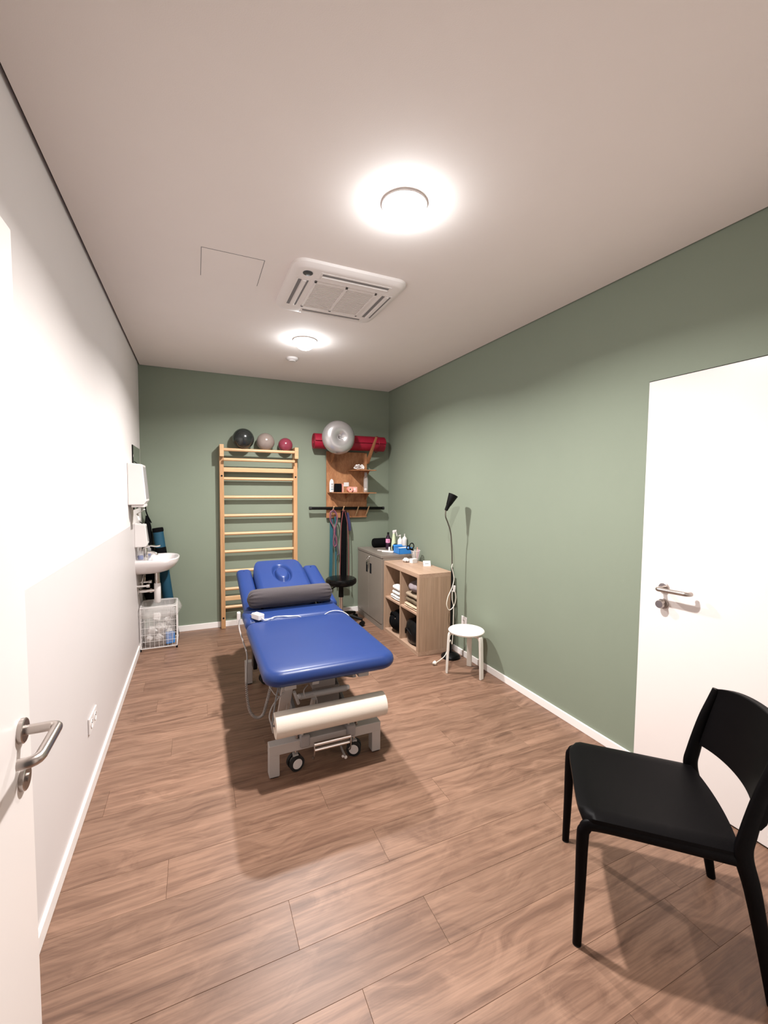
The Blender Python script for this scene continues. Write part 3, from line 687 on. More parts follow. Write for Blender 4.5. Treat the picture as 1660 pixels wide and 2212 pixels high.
# things on the plywood shelves
zs = 1.4385
t = thing('lotion_bottle', 'white oval lotion bottle with dark print on lower plywood shelf', 'bottle', (1.400, 4.60, zs))
q = MB(); rings = []
for h, s_ in ((0, 0.9), (0.006, 1), (0.10, 1), (0.125, 0.8), (0.138, 0.5), (0.145, 0.25)):
    rings.append([(1.400+0.026*s_*math.cos(2*PI*k/24), 4.60+0.015*s_*math.sin(2*PI*k/24), zs+h) for k in range(24)])
q.loft(rings).build('bottle_body', M_WPLASTIC, t)
for z, w_, m in ((0.115, 0.004, M_INK), (0.092, 0.013, M_INK), (0.083, 0.010, M_INK), (0.066, 0.013, M_INK), (0.052, 0.015, M_INK), (0.036, 0.013, M_TEALPRINT), (0.028, 0.014, M_TEALPRINT), (0.018, 0.006, M_INK)):
    qq = MB()
    for k in range(3 if w_ > 0.008 else 1):
        x_ = 1.400-w_+2*w_*(k+0.5)/(3 if w_ > 0.008 else 1)
        qq.box(x_-w_/4.2, x_+w_/4.2, 4.5835, 4.5852+0.0015, zs+z-0.0025, zs+z+0.0025)
    qq.build('print', m, t, smooth=0)
t = thing('black_box', 'small black carton beside the white lotion bottle', 'box', (1.468, 4.585, zs))
MB().box(1.434, 1.500, 4.55, 4.62, zs, zs+0.095).build('carton', M_BLACKFAB, t, smooth=0, bevel=0.004)
MB().box(1.446, 1.488, 4.5485, 4.5505, zs+0.03, zs+0.032).build('print_line', M_INK, t, smooth=0)
t = thing('red_folder', 'thin salmon red card standing next to the small black carton', 'card', (1.514, 4.57, zs))
MB().box(1.5085, 1.512, 4.53, 4.66, zs, zs+0.092).build('sheet', M_TAPE, t, smooth=0)
MB().box(1.5120, 1.5145, 4.528, 4.66, zs, zs+0.085).build('back_sheet', M_CORK, t, smooth=0)
t = thing('tape_roll', 'salmon tape roll lying on its edge on the lower plywood shelf', 'tape roll', (1.60, 4.56, zs))
MB().lathe([(0.014, -0.024), (0.031, -0.024), (0.031, 0.024), (0.014, 0.024), (0.014, -0.024)], (1.60, 4.56, zs+0.031), 28, 'y', cap=False).build('tape', M_TAPE, t)
MB().lathe([(0.0142, -0.025), (0.0142, 0.025), (0.011, 0.025), (0.011, -0.025), (0.0142, -0.025)], (1.60, 4.56, zs+0.031), 24, 'y', cap=False).build('core', M_CORK, t)
t = thing('tape_carton', 'pink and white tape carton right of the tape roll', 'carton', (1.66, 4.58, zs))
MB().obox((1.662, 4.58, zs+0.030), (0.024, 0.004, 0), (-0.004, 0.024, 0), (0, 0, 0.030)).build('carton', mat('pink_card', (0.78, 0.42, 0.36), 0.6), t, smooth=0, bevel=0.001)
MB().obox((1.658, 4.5548, zs+0.034), (0.012, 0.002, 0), (0, 0.0006, 0), (0, 0, 0.012)).build('label_patch', M_WPLASTIC, t, smooth=0)
t = MB().obox((1.605, 4.694, 1.527), (0.031, 0, 0.001), (0, 0.0008, 0), (0, 0, 0.023)).build('white_note', M_PAPERW, smooth=0, label='blank white note stuck to the plywood board', cat='note')
t = thing('clear_bottle', 'tall clear plastic bottle standing under the upper plywood shelf', 'bottle', (1.795, 4.56, zs))
MB().lathe([(0.024, 0), (0.026, 0.004), (0.026, 0.17), (0.016, 0.19), (0.014, 0.195)], (1.795, 4.56, zs), 28).build('bottle_body', M_CLEAR, t)
MB().lathe([(0.017, 0.193), (0.017, 0.225), (0.015, 0.228)], (1.795, 4.56, zs), 22).build('cap', M_GREYPLASTIC, t)
MB().sphere((1.795, 4.56, zs+0.030), 0.018, 16, 10).build('white_plug', M_WPLASTIC, t)
t = thing('white_cable_bundle', 'tangled white cable bundle on the upper plywood shelf', 'cable', (1.715, 4.56, 1.692))
random.seed(3)
pts = [(1.715+random.uniform(-0.05, 0.05), 4.56+random.uniform(-0.05, 0.05), 1.700+random.uniform(0, 0.055)) for _ in range(16)]
MB().tube(smoothpts(pts, 6), 0.0065, 8).build('cable', M_WPLASTIC, t)
MB().obox((1.745, 4.53, 1.722), (0.016, 0, 0.004), (0, 0.012, 0), (-0.003, 0, 0.012)).build('connector', M_WPLASTIC, t, smooth=0, bevel=0.003)

# bands hanging from the pegs
def strip(pts, w_, th=0.0025, axis=(1, 0, 0)):
    P = smoothpts(pts, 5); q = MB(); rings = []; ax_ = Vector(axis)
    for i, p in enumerate(P):
        t_ = (P[min(i+1, len(P)-1)]-P[max(i-1, 0)]).normalized(); nn = t_.cross(ax_).normalized()
        rings.append([p-ax_*w_/2-nn*th/2, p+ax_*w_/2-nn*th/2, p+ax_*w_/2+nn*th/2, p-ax_*w_/2+nn*th/2])
    return q.loft(rings)
t = thing('teal_band', 'long teal exercise band hanging from the leftmost peg', 'exercise band', (1.43, 4.62, 0.46))
strip([(1.412, 4.650, 1.13), (1.410, 4.646, 0.9), (1.404, 4.642, 0.6), (1.398, 4.642, 0.44)], 0.036).build('wide_length', M_TEALBAND, t)
strip([(1.452, 4.638, 1.16), (1.462, 4.640, 0.95), (1.462, 4.640, 0.7), (1.462, 4.640, 0.46)], 0.018).build('narrow_length', M_TEALBAND, t)
t = thing('pink_tube', 'looped pink and purple rubber tube on the leftmost peg', 'rubber tube', (1.43, 4.60, 0.80))
MB().tube(smoothpts([(1.385, 4.615, 1.20), (1.388, 4.615, 1.12), (1.415, 4.605, 1.06), (1.435, 4.60, 1.0), (1.425, 4.60, 0.93), (1.42, 4.60, 0.86), (1.435, 4.6, 0.82), (1.46, 4.6, 0.85), (1.455, 4.6, 0.92), (1.43, 4.60, 0.98), (1.445, 4.60, 1.05), (1.468, 4.608, 1.13), (1.462, 4.612, 1.19), (1.432, 4.618, 1.235), (1.405, 4.618, 1.225)], 6, True), 0.0055, 8, closed=True).build('pink_loop', M_PINKBAND, t)
MB().tube(smoothpts([(1.40, 4.618, 1.21), (1.405, 4.616, 1.1), (1.43, 4.610, 1.0), (1.425, 4.61, 0.90), (1.45, 4.61, 0.80), (1.445, 4.61, 0.9), (1.45, 4.61, 1.0), (1.465, 4.612, 1.12), (1.45, 4.616, 1.20)], 6, True), 0.0045, 8, closed=True).build('purple_loop', M_PURPLEBAND, t)
MB().tube(smoothpts([(1.445, 4.61, 1.0), (1.455, 4.61, 0.9), (1.478, 4.60, 0.80), (1.485, 4.60, 0.74), (1.465, 4.6, 0.72)], 6), 0.0045, 8).build('loose_end', M_PURPLEBAND, t)
t = thing('black_band', 'broad black resistance band hanging from the second peg', 'exercise band', (1.55, 4.62, 0.46))
strip([(1.550, 4.628, 1.225), (1.552, 4.618, 1.15), (1.553, 4.616, 0.9), (1.553, 4.616, 0.44)], 0.066, 0.006).build('band_front', M_BLACKFAB, t)
strip([(1.550, 4.640, 1.225), (1.552, 4.650, 1.1), (1.552, 4.65, 0.44)], 0.060, 0.004).build('band_back', M_BLACKFAB, t)
t = thing('red_band', 'narrow red band looped on the second peg around the black band', 'exercise band', (1.55, 4.605, 0.46))
MB().tube(smoothpts([(1.500, 4.606, 0.44), (1.506, 4.606, 0.75), (1.512, 4.606, 1.0), (1.525, 4.603, 1.15), (1.545, 4.603, 1.235), (1.570, 4.603, 1.17), (1.592, 4.604, 1.05), (1.600, 4.604, 0.9), (1.605, 4.604, 0.7), (1.606, 4.604, 0.44)], 6), 0.0042, 8, squash=2.0).build('band_loop', M_REDBAND, t)
t = thing('violet_band', 'short violet band hanging right of the black band', 'exercise band', (1.60, 4.63, 0.98))
strip([(1.606, 4.660, 1.20), (1.614, 4.655, 1.15), (1.628, 4.650, 1.07), (1.632, 4.650, 0.99)], 0.032, 0.008).build('band', M_VIOLETBAND, t)

# ------------------------------------------------------------------ black wheeled stool
sx, sy = 1.435, 4.36
t = thing('wheeled_stool', 'black round wheeled stool with chrome column near the grey cabinet', 'stool', (sx, sy, 0))
MB().lathe([(0.05, -0.045), (0.150, -0.045), (0.164, -0.036), (0.170, -0.015), (0.166, 0.006), (0.152, 0.018), (0.10, 0.022), (0.02, 0.023)], (sx, sy, 0.49), 44).build('seat', M_BLACKVINYL, t)
MB().lathe([(0.05, -0.052), (0.145, -0.052), (0.145, -0.045), (0.05, -0.045)], (sx, sy, 0.49), 36).build('seat_plate', M_BLACK, t)
MB().lathe([(0.028, 0.30), (0.026, 0.42), (0.06, 0.435), (0.06, 0.440)], (sx, sy, 0), 24).build('column_sleeve', M_BLACK, t)
MB().cyl((sx, sy, 0.08), (sx, sy, 0.31), 0.022, n=24).build('gas_column', M_CHROME, t)
MB().tube(smoothpts([(sx, sy, 0.428), (sx-0.08, sy-0.04, 0.425), (sx-0.14, sy-0.06, 0.40)]), 0.006, 8).build('height_lever', M_BLACK, t)
MB().lathe([(0.028, 0.07), (0.034, 0.08), (0.034, 0.13), (0.026, 0.135)], (sx, sy, 0), 24).build('base_hub', M_BLACK, t)
for k in range(5):
    a = 2*PI*k/5+0.55; dx, dy = math.cos(a), math.sin(a)
    lg = MB().tube([(sx+dx*0.02, sy+dy*0.02, 0.105), (sx+dx*0.13, sy+dy*0.13, 0.095), (sx+dx*0.245, sy+dy*0.245, 0.072)], [0.024, 0.020, 0.013], 10).build('base_arm', M_BLACK, t)
    wx, wy = sx+dx*0.245, sy+dy*0.245
    MB().cyl((wx-dy*0.022, wy+dx*0.022, 0.027), (wx+dy*0.022, wy-dx*0.022, 0.027), 0.027, n=20).cyl((wx, wy, 0.03), (wx, wy, 0.075), 0.006, n=8).build('wheel', M_BLACK, lg)

# ------------------------------------------------------------------ grey metal cabinet
t = thing('metal_cabinet', 'taupe grey metal cabinet with two doors in the far right corner', 'cabinet', (1.95, 4.35, 0))
CY0, CY1, CX0, CX1, CT = 4.003, 4.705, 1.758, 2.148, 0.785
MB().box(CX0+0.018, CX1, CY0, CY1, 0.0, CT-0.028).build('carcass', M_CAB, t, smooth=0, bevel=0.001)
MB().box(CX0-0.004, CX1+0.004, CY0-0.002, CY1+0.002, CT-0.028, CT).build('top_panel', M_CABTOP, t, smooth=0, bevel=0.003)
MB().box(CX0+0.005, CX0+0.02, CY0+0.002, CY1-0.002, 0.0, 0.058).build('plinth', M_CAB, t, smooth=0)
cm = (CY0+CY1)/2+0.005
for a, b, hy in ((CY0+0.003, cm-0.0015, cm-0.055), (cm+0.0015, CY1-0.003, cm+0.055)):
    d_ = MB().box(CX0, CX0+0.018, a, b, 0.062, CT-0.032).build('door', M_CAB, t, smooth=0, bevel=0.0015)
    MB().loft([[(CX0-0.0015, hy-0.022, 0.545), (CX0-0.0015, hy+0.022, 0.545), (CX0-0.0015, hy+0.022, 0.655), (CX0-0.0015, hy-0.022, 0.655)], [(CX0+0.001, hy-0.024, 0.543), (CX0+0.001, hy+0.024, 0.543), (CX0+0.001, hy+0.024, 0.657), (CX0+0.001, hy-0.024, 0.657)]]).build('recessed_grip', M_INK, d_, smooth=0)
lk = MB().lathe([(0.010, -0.004), (0.010, 0.0)], (CX0, cm-0.02, 0.725), 20, 'x').build('lock', M_CHROME, t)
MB().cyl((CX0-0.024, cm-0.02, 0.725), (CX0, cm-0.02, 0.725), 0.004, n=8).torus((CX0-0.024, cm-0.02, 0.703), 0.020, 0.0025, 'x', 20, 6).box(CX0-0.026, CX0-0.022, cm-0.032, cm-0.008, 0.64, 0.69).build('keys', M_CHROME, lk)

# ------------------------------------------------------------------ oak cube shelf
SX0, SX1, SY0, SY1, SZ = 1.780, 2.122, 3.232, 3.990, 0.735
T = 0.038
t = thing('cube_shelf', 'light oak four-cube shelf unit standing against the right wall', 'shelf', (1.95, 3.61, 0))
MB().box(SX0, SX1, SY0, SY1, SZ-T, SZ).build('top_board', M_OAK, t, smooth=0, bevel=0.001)
MB().box(SX0, SX1, SY0, SY1, 0.0, T).build('bottom_board', M_OAK, t, smooth=0, bevel=0.001)
MB().box(SX0, SX1, SY0, SY0+T, T, SZ-T).build('side_board', M_OAKV, t, smooth=0, bevel=0.0005)
MB().box(SX0, SX1, SY1-T, SY1, T, SZ-T).build('side_board', M_OAKV, t, smooth=0, bevel=0.0005)
ym = (SY0+SY1)/2
MB().box(SX0+0.003, SX1-0.003, SY0+T, SY1-T, 0.358, 0.374).build('middle_shelf', M_OAK, t, smooth=0)
MB().box(SX0+0.003, SX1-0.003, ym-0.008, ym+0.008, T, 0.358).box(SX0+0.003, SX1-0.003, ym-0.008, ym+0.008, 0.374, SZ-T).build('divider', M_OAKV, t, smooth=0)

def folded(name, cx, cy, z, w_, d_, h, m, label, cat, group=None, layers=2, seed=0, rot=0):
    """folded cloth: layers with a rolled fold towards the room"""
    tt = thing(name, label, cat, (cx, cy, z), group)
    lh = h/layers
    for k in range(layers):
        q = MB(); z0 = z+k*lh; rings = []
        for j in range(13):
            v = -d_/2+d_*j/12; ring = []
            for i in range(20):
                a = 2*PI*i/20; c_, s_ = math.cos(a), math.sin(a)
                kx = abs(c_)**0.35*math.copysign(1, c_); kz = abs(s_)**0.7*math.copysign(1, s_)
                e_ = 1-0.06*(abs(v)/(d_/2))**8
                ring.append((cx+kx*w_/2*e_, cy+v, z0+lh/2+kz*lh/2*0.98*e_))
            rings.append(ring)
        q.loft(rings); crumple(q, 0.004, 14, seed+k)
        zmin = min(p.z for p in q.v)
        if k == 0:
            for p in q.v: p.z += (z-zmin)*max(0, 1-(p.z-z)/lh)
        q.build('folded_layer', m, tt, smooth=60)
    return tt
# upper far cube: white towels
folded('folded_towel', 1.925, 3.775, 0.375, 0.25, 0.20, 0.045, M_TOWEL, 'white folded towel at the bottom of the pile in the oak shelf', 'towel', 'white towels in the oak shelf', 2, 1)
folded('folded_towel', 1.930, 3.770, 0.422, 0.24, 0.18, 0.042, M_TOWEL, 'white folded towel in the middle of the pile in the oak shelf', 'towel', 'white towels in the oak shelf', 1, 5)
folded('folded_towel', 1.925, 3.775, 0.466, 0.23, 0.16, 0.050, M_TOWEL, 'white folded towel topmost in the pile in the oak shelf', 'towel', 'white towels in the oak shelf', 1, 8)
# upper near cube
folded('folded_blanket', 1.93, 3.435, 0.375, 0.26, 0.27, 0.036, M_BEIGE, 'beige folded blanket at the bottom of the near cube pile', 'blanket', 'blankets in the near upper cube', 2, 11)
folded('folded_blanket', 1.94, 3.435, 0.413, 0.25, 0.26, 0.055, M_OLIVE, 'olive brown folded blanket second from the bottom in near cube', 'blanket', 'blankets in the near upper cube', 1, 14)
folded('folded_blanket', 1.935, 3.435, 0.470, 0.25, 0.25, 0.042, M_KHAKI, 'khaki folded blanket directly under the mauve cushion', 'blanket', 'blankets in the near upper cube', 1, 17)
t = thing('small_cushion', 'mauve grey cushion on top of the blankets in the shelf', 'cushion', (1.93, 3.435, 0.515))
q = MB().sphere((1.925, 3.435, 0.572), 0.06, 32, 16, (2.1, 2.2, 0.95))
for p in q.v:
    d_ = (p.y-3.435); p.z += -0.012*math.exp(-(d_/0.03)**2)*(1 if p.z > 0.57 else 0)+0.003*math.sin(d_*90)
q.build('cushion_cover', M_PILLOW, t, smooth=180)
# lower cubes
t = thing('black_sports_bag', 'black rounded bag in the lower far cube of the shelf', 'bag', (1.92, 3.78, 0.038))
q = MB().sphere((1.905, 3.785, 0.150), 0.11, 32, 18, (1.25, 1.38, 1.0)); crumple(q, 0.006, 9, 4)
q.build('bag_body', M_BLACKFAB, t, smooth=180)
MB().sphere((1.772, 3.69, 0.213), 0.006, 10, 8).build('snap_button', M_CHROME, t)
MB().tube(smoothpts([(1.80, 3.86, 0.20), (1.79, 3.80, 0.245), (1.80, 3.74, 0.215)]), 0.007, 8).build('bag_handle', M_BLACKFAB, t)
t = thing('black_plastic_bag', 'shiny black crumpled bag in the lower near cube', 'bag', (1.92, 3.44, 0.038))
q = MB(); rings = []
for h, s_ in ((0, 0.75), (0.01, 0.88), (0.06, 0.99), (0.12, 1.0), (0.18, 0.97), (0.215, 0.80), (0.235, 0.45), (0.24, 0.1)):
    rings.append([(1.945+0.155*s_*sup(2*PI*k/36, 3.2)[0], 3.437+0.138*s_*sup(2*PI*k/36, 3.2)[1], 0.040+h) for k in range(36)])
q.loft(rings); crumple(q, 0.012, 16, 2)
for p in q.v: p.z = max(p.z, 0.0395)
q.build('bag_body', mat('black_film', (0.004, 0.004, 0.0045), 0.28, spec=0.25), t, smooth=60)
MB().tube(smoothpts([(1.80, 3.52, 0.12), (1.775, 3.46, 0.19), (1.80, 3.38, 0.13)]), 0.006, 8).build('bag_handle', M_BLACK, t)

# ------------------------------------------------------------------ things on the cabinet
ct = CT
t = thing('exercise_roll', 'short black foam roll lying at the back of the cabinet top', 'roll', (2.02, 4.60, ct))
MB().lathe([(0.005, 0), (0.040, 0.0), (0.050, 0.006), (0.055, 0.02), (0.055, 0.215), (0.050, 0.23), (0.040, 0.236), (0.005, 0.236)], (1.905, 4.60, ct+0.055), 32, 'x').build('roll_body', M_BLACKFAB, t)
MB().lathe([(0.012, -0.002), (0.012, 0.002)], (1.905, 4.60, ct+0.055), 16, 'x').build('roll_core', M_INK, t)
def bottle(x, y, z, prof, m, name, label, n=24):
    tt = thing(name, label, 'bottle', (x, y, z)); MB().lathe(prof, (x, y, z), n).build('bottle_body', m, tt); return tt
bx, by = 2.025, 4.43
t = bottle(bx, by, ct, [(0.024, 0), (0.027, 0.004), (0.027, 0.125), (0.022, 0.145), (0.011, 0.165), (0.010, 0.170)], M_DARKBOTTLE, 'dark_bottle', 'dark violet bottle with a pink label on the cabinet')
MB().lathe([(0.0276, 0.075), (0.0276, 0.120)], (bx, by, ct), 24, cap=False).build('label', M_PINKLABEL, t)
q = MB()
for z, w_ in ((0.108, 0.016), (0.099, 0.010), (0.089, 0.013)):
    q.box(bx-w_-0.004, bx-0.004, by-0.0285, by-0.0268, ct+z-0.0015, ct+z+0.0015)
q.build('label_print', mat('plum_print', (0.35, 0.06, 0.2), 0.6), t, smooth=0)
MB().lathe([(0.012, 0.169), (0.012, 0.192), (0.010, 0.195)], (bx, by, ct), 20).build('cap', M_BLACK, t)
bx, by = 2.060, 4.35
t = bottle(bx, by, ct, [(0.027, 0), (0.030, 0.004), (0.029, 0.06), (0.022, 0.13), (0.014, 0.180), (0.013, 0.190)], M_SPRAY, 'spray_bottle', 'pale green spray bottle with white trigger on the cabinet')
MB().lathe([(0.015, 0.188), (0.015, 0.202), (0.012, 0.205)], (bx, by, ct), 18).build('collar', M_WPLASTIC, t)
sh = MB().obox((bx+0.004, by-0.008, ct+0.215), (0.022, -0.006, 0.004), (0.003, 0.009, 0), (0, 0, 0.012)).build('spray_head', M_WPLASTIC, t, smooth=0, bevel=0.004)
MB().tube(smoothpts([(bx+0.020, by-0.012, ct+0.212), (bx+0.028, by-0.014, ct+0.185), (bx+0.034, by-0.015, ct+0.155)]), [0.005]*12+[0.003], 8).build('trigger', M_WPLASTIC, sh)
bx, by = 2.098, 4.262
t = bottle(bx, by, ct, [(0.026, 0), (0.029, 0.004), (0.029, 0.11), (0.025, 0.126), (0.012, 0.140), (0.011, 0.150)], M_WPLASTIC, 'pump_bottle', 'white pump bottle left of the squeeze bottle on cabinet')
MB().lathe([(0.005, 0.148), (0.005, 0.170), (0.010, 0.171), (0.010, 0.178), (0.004, 0.180)], (bx, by, ct), 14).tube([(bx, by, ct+0.174), (bx-0.02, by-0.006, ct+0.172), (bx-0.026, by-0.008, ct+0.166)], 0.004, 8).build('pump_head', M_WPLASTIC, t)
bx, by = 2.128, 4.212
t = bottle(bx, by, ct, [(0.025, 0), (0.0275, 0.004), (0.0275, 0.125), (0.028, 0.127), (0.028, 0.142), (0.022, 0.152)], M_WPLASTIC, 'squeeze_bottle', 'white squeeze bottle with pointed nozzle on the cabinet')
MB().lathe([(0.022, 0.151), (0.012, 0.162), (0.006, 0.168), (0.0035, 0.196), (0.002, 0.197)], (bx, by, ct), 20).build('nozzle', M_WPLASTIC, t)
t = thing('blue_carton', 'open sky blue carton at the front of the cabinet top', 'carton', (2.055, 4.11, ct))
q = MB(); a0, a1, b0_, b1_ = 1.972, 2.128, 4.022, 4.170; hh = 0.066
q.box(a0, a1, b0_, b1_, ct, ct+0.002).box(a0, a1, b0_, b0_+0.002, ct, ct+hh).box(a0, a1, b1_-0.002, b1_, ct, ct+hh).box(a0, a0+0.002, b0_, b1_, ct, ct+hh).box(a1-0.002, a1, b0_, b1_, ct, ct+hh)
q.build('carton_body', M_BLUEBOX, t, smooth=0)
MB().obox((2.05, 4.095, ct+0.046), (0.06, 0, 0.004), (0, 0.05, 0), (0, 0, 0.012)).build('wipes', M_PAPERW, t, smooth=0, bevel=0.006)
MB().obox((2.03, 4.182, ct+0.073), (0.055, 0, 0), (0, 0.016, 0.008), (0, 0, 0.001)).build('open_flap', M_BLUEBOX, t, smooth=0)
t = thing('black_comb_case', 'black oval case lying behind the blue carton', 'case', (2.02, 4.215, ct))
MB().sphere((2.02, 4.222, ct+0.045), 0.03, 20, 12, (1.3, 0.8, 1.5)).build('case_body', M_BLACK, t, smooth=180)
t = thing('white_packet', 'flat white packet in front of the pale green spray bottle', 'packet', (1.925, 4.24, ct))
q = MB().obox((1.93, 4.21, ct+0.007), (0.045, -0.05, 0), (0.022, 0.02, 0), (0, 0, 0.006)); q.build('packet_body', M_PAPERW, t, smooth=0, bevel=0.003)
MB().obox((1.95, 4.23, ct+0.030), (0.008, -0.004, 0), (0.003, 0.006, 0), (0, 0, 0.024)).build('tube_end', M_WPLASTIC, t, smooth=0, bevel=0.003)
MB().obox((1.905, 4.33, ct+0.004), (0.035, -0.04, 0), (0.008, 0.007, 0), (0, 0, 0.003)).build('wrapper', M_PAPERW, t, smooth=0)

# things on the oak shelf top
zt = SZ
ux_, uy_ = 2.072, 3.845
t = thing('clear_cup', 'clear plastic cup with instruments on the oak shelf top', 'cup', (ux_, uy_, zt))
MB().lathe([(0.030, 0.0), (0.031, 0.002), (0.049, 0.108), (0.051, 0.112), (0.048, 0.112), (0.030, 0.004)], (ux_, uy_, zt), 32).build('cup_wall', M_CLEAR, t)
MB().torus((ux_, uy_, zt+0.111), 0.0495, 0.0022, 'z', 32, 8).build('cup_rim', M_WPLASTIC, t)
for k, (dx, dy, tx, ty, m, L_) in enumerate(((0.01, 0.01, 0.25, 0.1, M_TAPE, 0.135), (-0.01, 0.0, -0.15, 0.2, M_WPLASTIC, 0.118), (0.0, -0.012, 0.1, -0.25, M_CORK, 0.122), (0.012, -0.005, 0.3, -0.1, M_PINKLABEL, 0.116))):
    tt = thing('treatment_stick', ['salmon stick with the highest tip in the clear cup', 'white stick leaning to the left in the clear cup', 'tan stick leaning to the front in the clear cup', 'pink stick leaning to the right in the clear cup'][k], 'stick', (ux_+dx, uy_+dy, zt+0.004), 'sticks in the clear cup')
    MB().cyl((ux_+dx, uy_+dy, zt+0.004), (ux_+dx+tx*L_*0.6, uy_+dy+ty*L_*0.6, zt+L_), 0.0035, n=10).build('shaft', m, tt)
    MB().sphere((ux_+dx+tx*L_*0.6, uy_+dy+ty*L_*0.6, zt+L_), 0.0055, 10, 8).build('tip', m, tt)
t = thing('scissors', 'black-handled scissors standing up in the clear cup', 'scissors', ((ux_+0.012)-0.02, uy_+0.01, zt+0.01))
q = MB()
q.tube([Vector(((ux_+0.012)-0.050+0.024*math.cos(a), uy_+0.015, zt+0.158+0.030*math.sin(a))) for a in [2*PI*k/24 for k in range(24)]], 0.0055, 8, closed=True)
q.tube([Vector(((ux_+0.012)-0.088+0.018*math.cos(a), uy_+0.020, zt+0.142+0.020*math.sin(a))) for a in [2*PI*k/24 for k in range(24)]], 0.0055, 8, closed=True)
q.tube([((ux_+0.012)-0.044, uy_+0.015, zt+0.128), ((ux_+0.012)-0.030, uy_+0.012, zt+0.11)], 0.007, 8).tube([((ux_+0.012)-0.075, uy_+0.018, zt+0.128), ((ux_+0.012)-0.034, uy_+0.012, zt+0.11)], 0.006, 8)
q.build('handles', M_BLACK, t)
MB().obox(((ux_+0.012)-0.017, uy_+0.008, zt+0.063), (0.006, 0, 0.002), (0, 0.0012, 0), (-0.014, 0.003, 0.048)).build('blades', M_CHROME, t, smooth=0)
t = thing('tape_dispenser', 'small white and grey dispenser box in front of the clear cup', 'dispenser', (1.985, 3.77, zt))
MB().obox((2.005, 3.765, zt+0.022), (0.032, 0.008, 0), (-0.006, 0.022, 0), (0, 0, 0.022)).build('casing', M_WPLASTIC, t, smooth=0, bevel=0.003)
MB().obox((1.9985, 3.7425, zt+0.013), (0.012, 0.003, 0), (0, 0.0006, 0), (0, 0, 0.004)).build('dark_slot', M_INK, t, smooth=0)
MB().obox((2.036, 3.7515, zt+0.022), (0.005, 0.0012, 0), (0, 0.0007, 0), (0, 0, 0.020)).build('dark_edge', M_INK, t, smooth=0)
t = thing('crumpled_wipe', 'crumpled white wipe beside the small dispenser on shelf', 'wipe', (1.95, 3.83, zt))
q = MB().sphere((1.955, 3.835, zt+0.021), 0.026, 18, 12, (1.5, 1.3, 0.72)); crumple(q, 0.012, 45, 6)
for p in q.v: p.z = max(p.z, zt+0.0005)
q.build('tissue', M_PAPERW, t, smooth=30)
t = thing('tent_card', 'small white tent card with a line of print on the shelf top', 'card', (2.055, 3.57, zt))
cc = Vector((2.050, 3.57, zt)); a = math.radians(-20); du = Vector((math.cos(a), math.sin(a), 0))*0.036; dv = Vector((-math.sin(a), math.cos(a), 0))
MB().obox(cc+dv*0.0+Vector((0, 0, 0.024)), du, dv*0.0008, Vector((0, 0, 0.024))+dv*0.016).build('front_panel', M_PAPERW, t, smooth=0)
MB().obox(cc+dv*0.032+Vector((0, 0, 0.024)), du, dv*0.0008, Vector((0, 0, 0.024))-dv*0.016).build('rear_panel', M_PAPERW, t, smooth=0)
q = MB()
for k in range(6): q.obox(cc-dv*0.0005+Vector((0, 0, 0.022))+du*(-0.42+0.16*k)-dv*0.0018, du*0.055, dv*0.0003, (Vector((0, 0, 0.0028))+dv*0.0018))
q.build('print', M_INK, t, smooth=0)

# ------------------------------------------------------------------ floor lamp
lx, ly = 2.043, 3.115
t = thing('floor_lamp', 'black gooseneck floor lamp beside the oak shelf', 'floor lamp', (lx, ly, 0))
MB().lathe([(0.083, 0.0), (0.084, 0.012), (0.080, 0.020), (0.060, 0.032), (0.030, 0.040), (0.014, 0.043)], (lx, ly, 0), 40).build('base', M_BLACK, t)
MB().cyl((lx, ly, 0.04), (lx, ly, 0.80), 0.0095, n=16).build('pole', M_BLACK, t)
MB().tube(smoothpts([(lx, ly, 0.79), (lx-0.006, ly, 0.95), (lx-0.020, ly, 1.10), (lx-0.050, ly, 1.19), (lx-0.076, ly, 1.25), (lx-0.074, ly, 1.303)], 6), 0.0058, 10).build('gooseneck', M_GOOSE, t)
hd0 = Vector((lx-0.074, ly, 1.300)); hd = Vector((0.42, -0.10, 0.90)).normalized()
sd_ = Vector((0, 1, 0)); sd_ = (sd_-hd*sd_.dot(hd)).normalized(); s2 = hd.cross(sd_)
def ring_at(d, r_): return [hd0+hd*d+(sd_*math.cos(2*PI*k/32)+s2*math.sin(2*PI*k/32))*r_ for k in range(32)]
hs = MB().loft([ring_at(0, 0.010), ring_at(0.003, 0.014), ring_at(0.05, 0.019), ring_at(0.055, 0.022), ring_at(0.15, 0.0425), ring_at(0.150, 0.0405), ring_at(0.135, 0.036)]).build('shade', M_BLACK, t)
MB().loft([ring_at(0.136, 0.037), ring_at(0.144, 0.034), ring_at(0.147, 0.018), ring_at(0.148, 0.002)]).build('bulb', M_WPLASTIC, hs)
cord = smoothpts([(lx-0.004, ly-0.012, 0.835), (lx-0.012, ly-0.014, 0.80), (lx+0.006, ly-0.014, 0.74), (lx+0.012, ly-0.014, 0.69), (lx-0.012, ly-0.018, 0.62), (lx-0.050, ly-0.02, 0.55), (lx-0.062, ly-0.02, 0.48), (lx-0.035, ly-0.02, 0.432), (lx+0.010, ly-0.02, 0.46), (lx+0.030, ly-0.02, 0.53), (lx+0.018, ly-0.018, 0.60), (lx+0.004, ly-0.016, 0.62)], 7)
c_ = MB().tube(cord, 0.0034, 8).build('cord', M_CABLE, t)
MB().obox((lx+0.014, ly-0.018, 0.615), (0.009, 0, -0.001), (0, 0.008, 0), (0.003, 0, 0.028)).build('switch', M_WPLASTIC, c_, smooth=0, bevel=0.003)
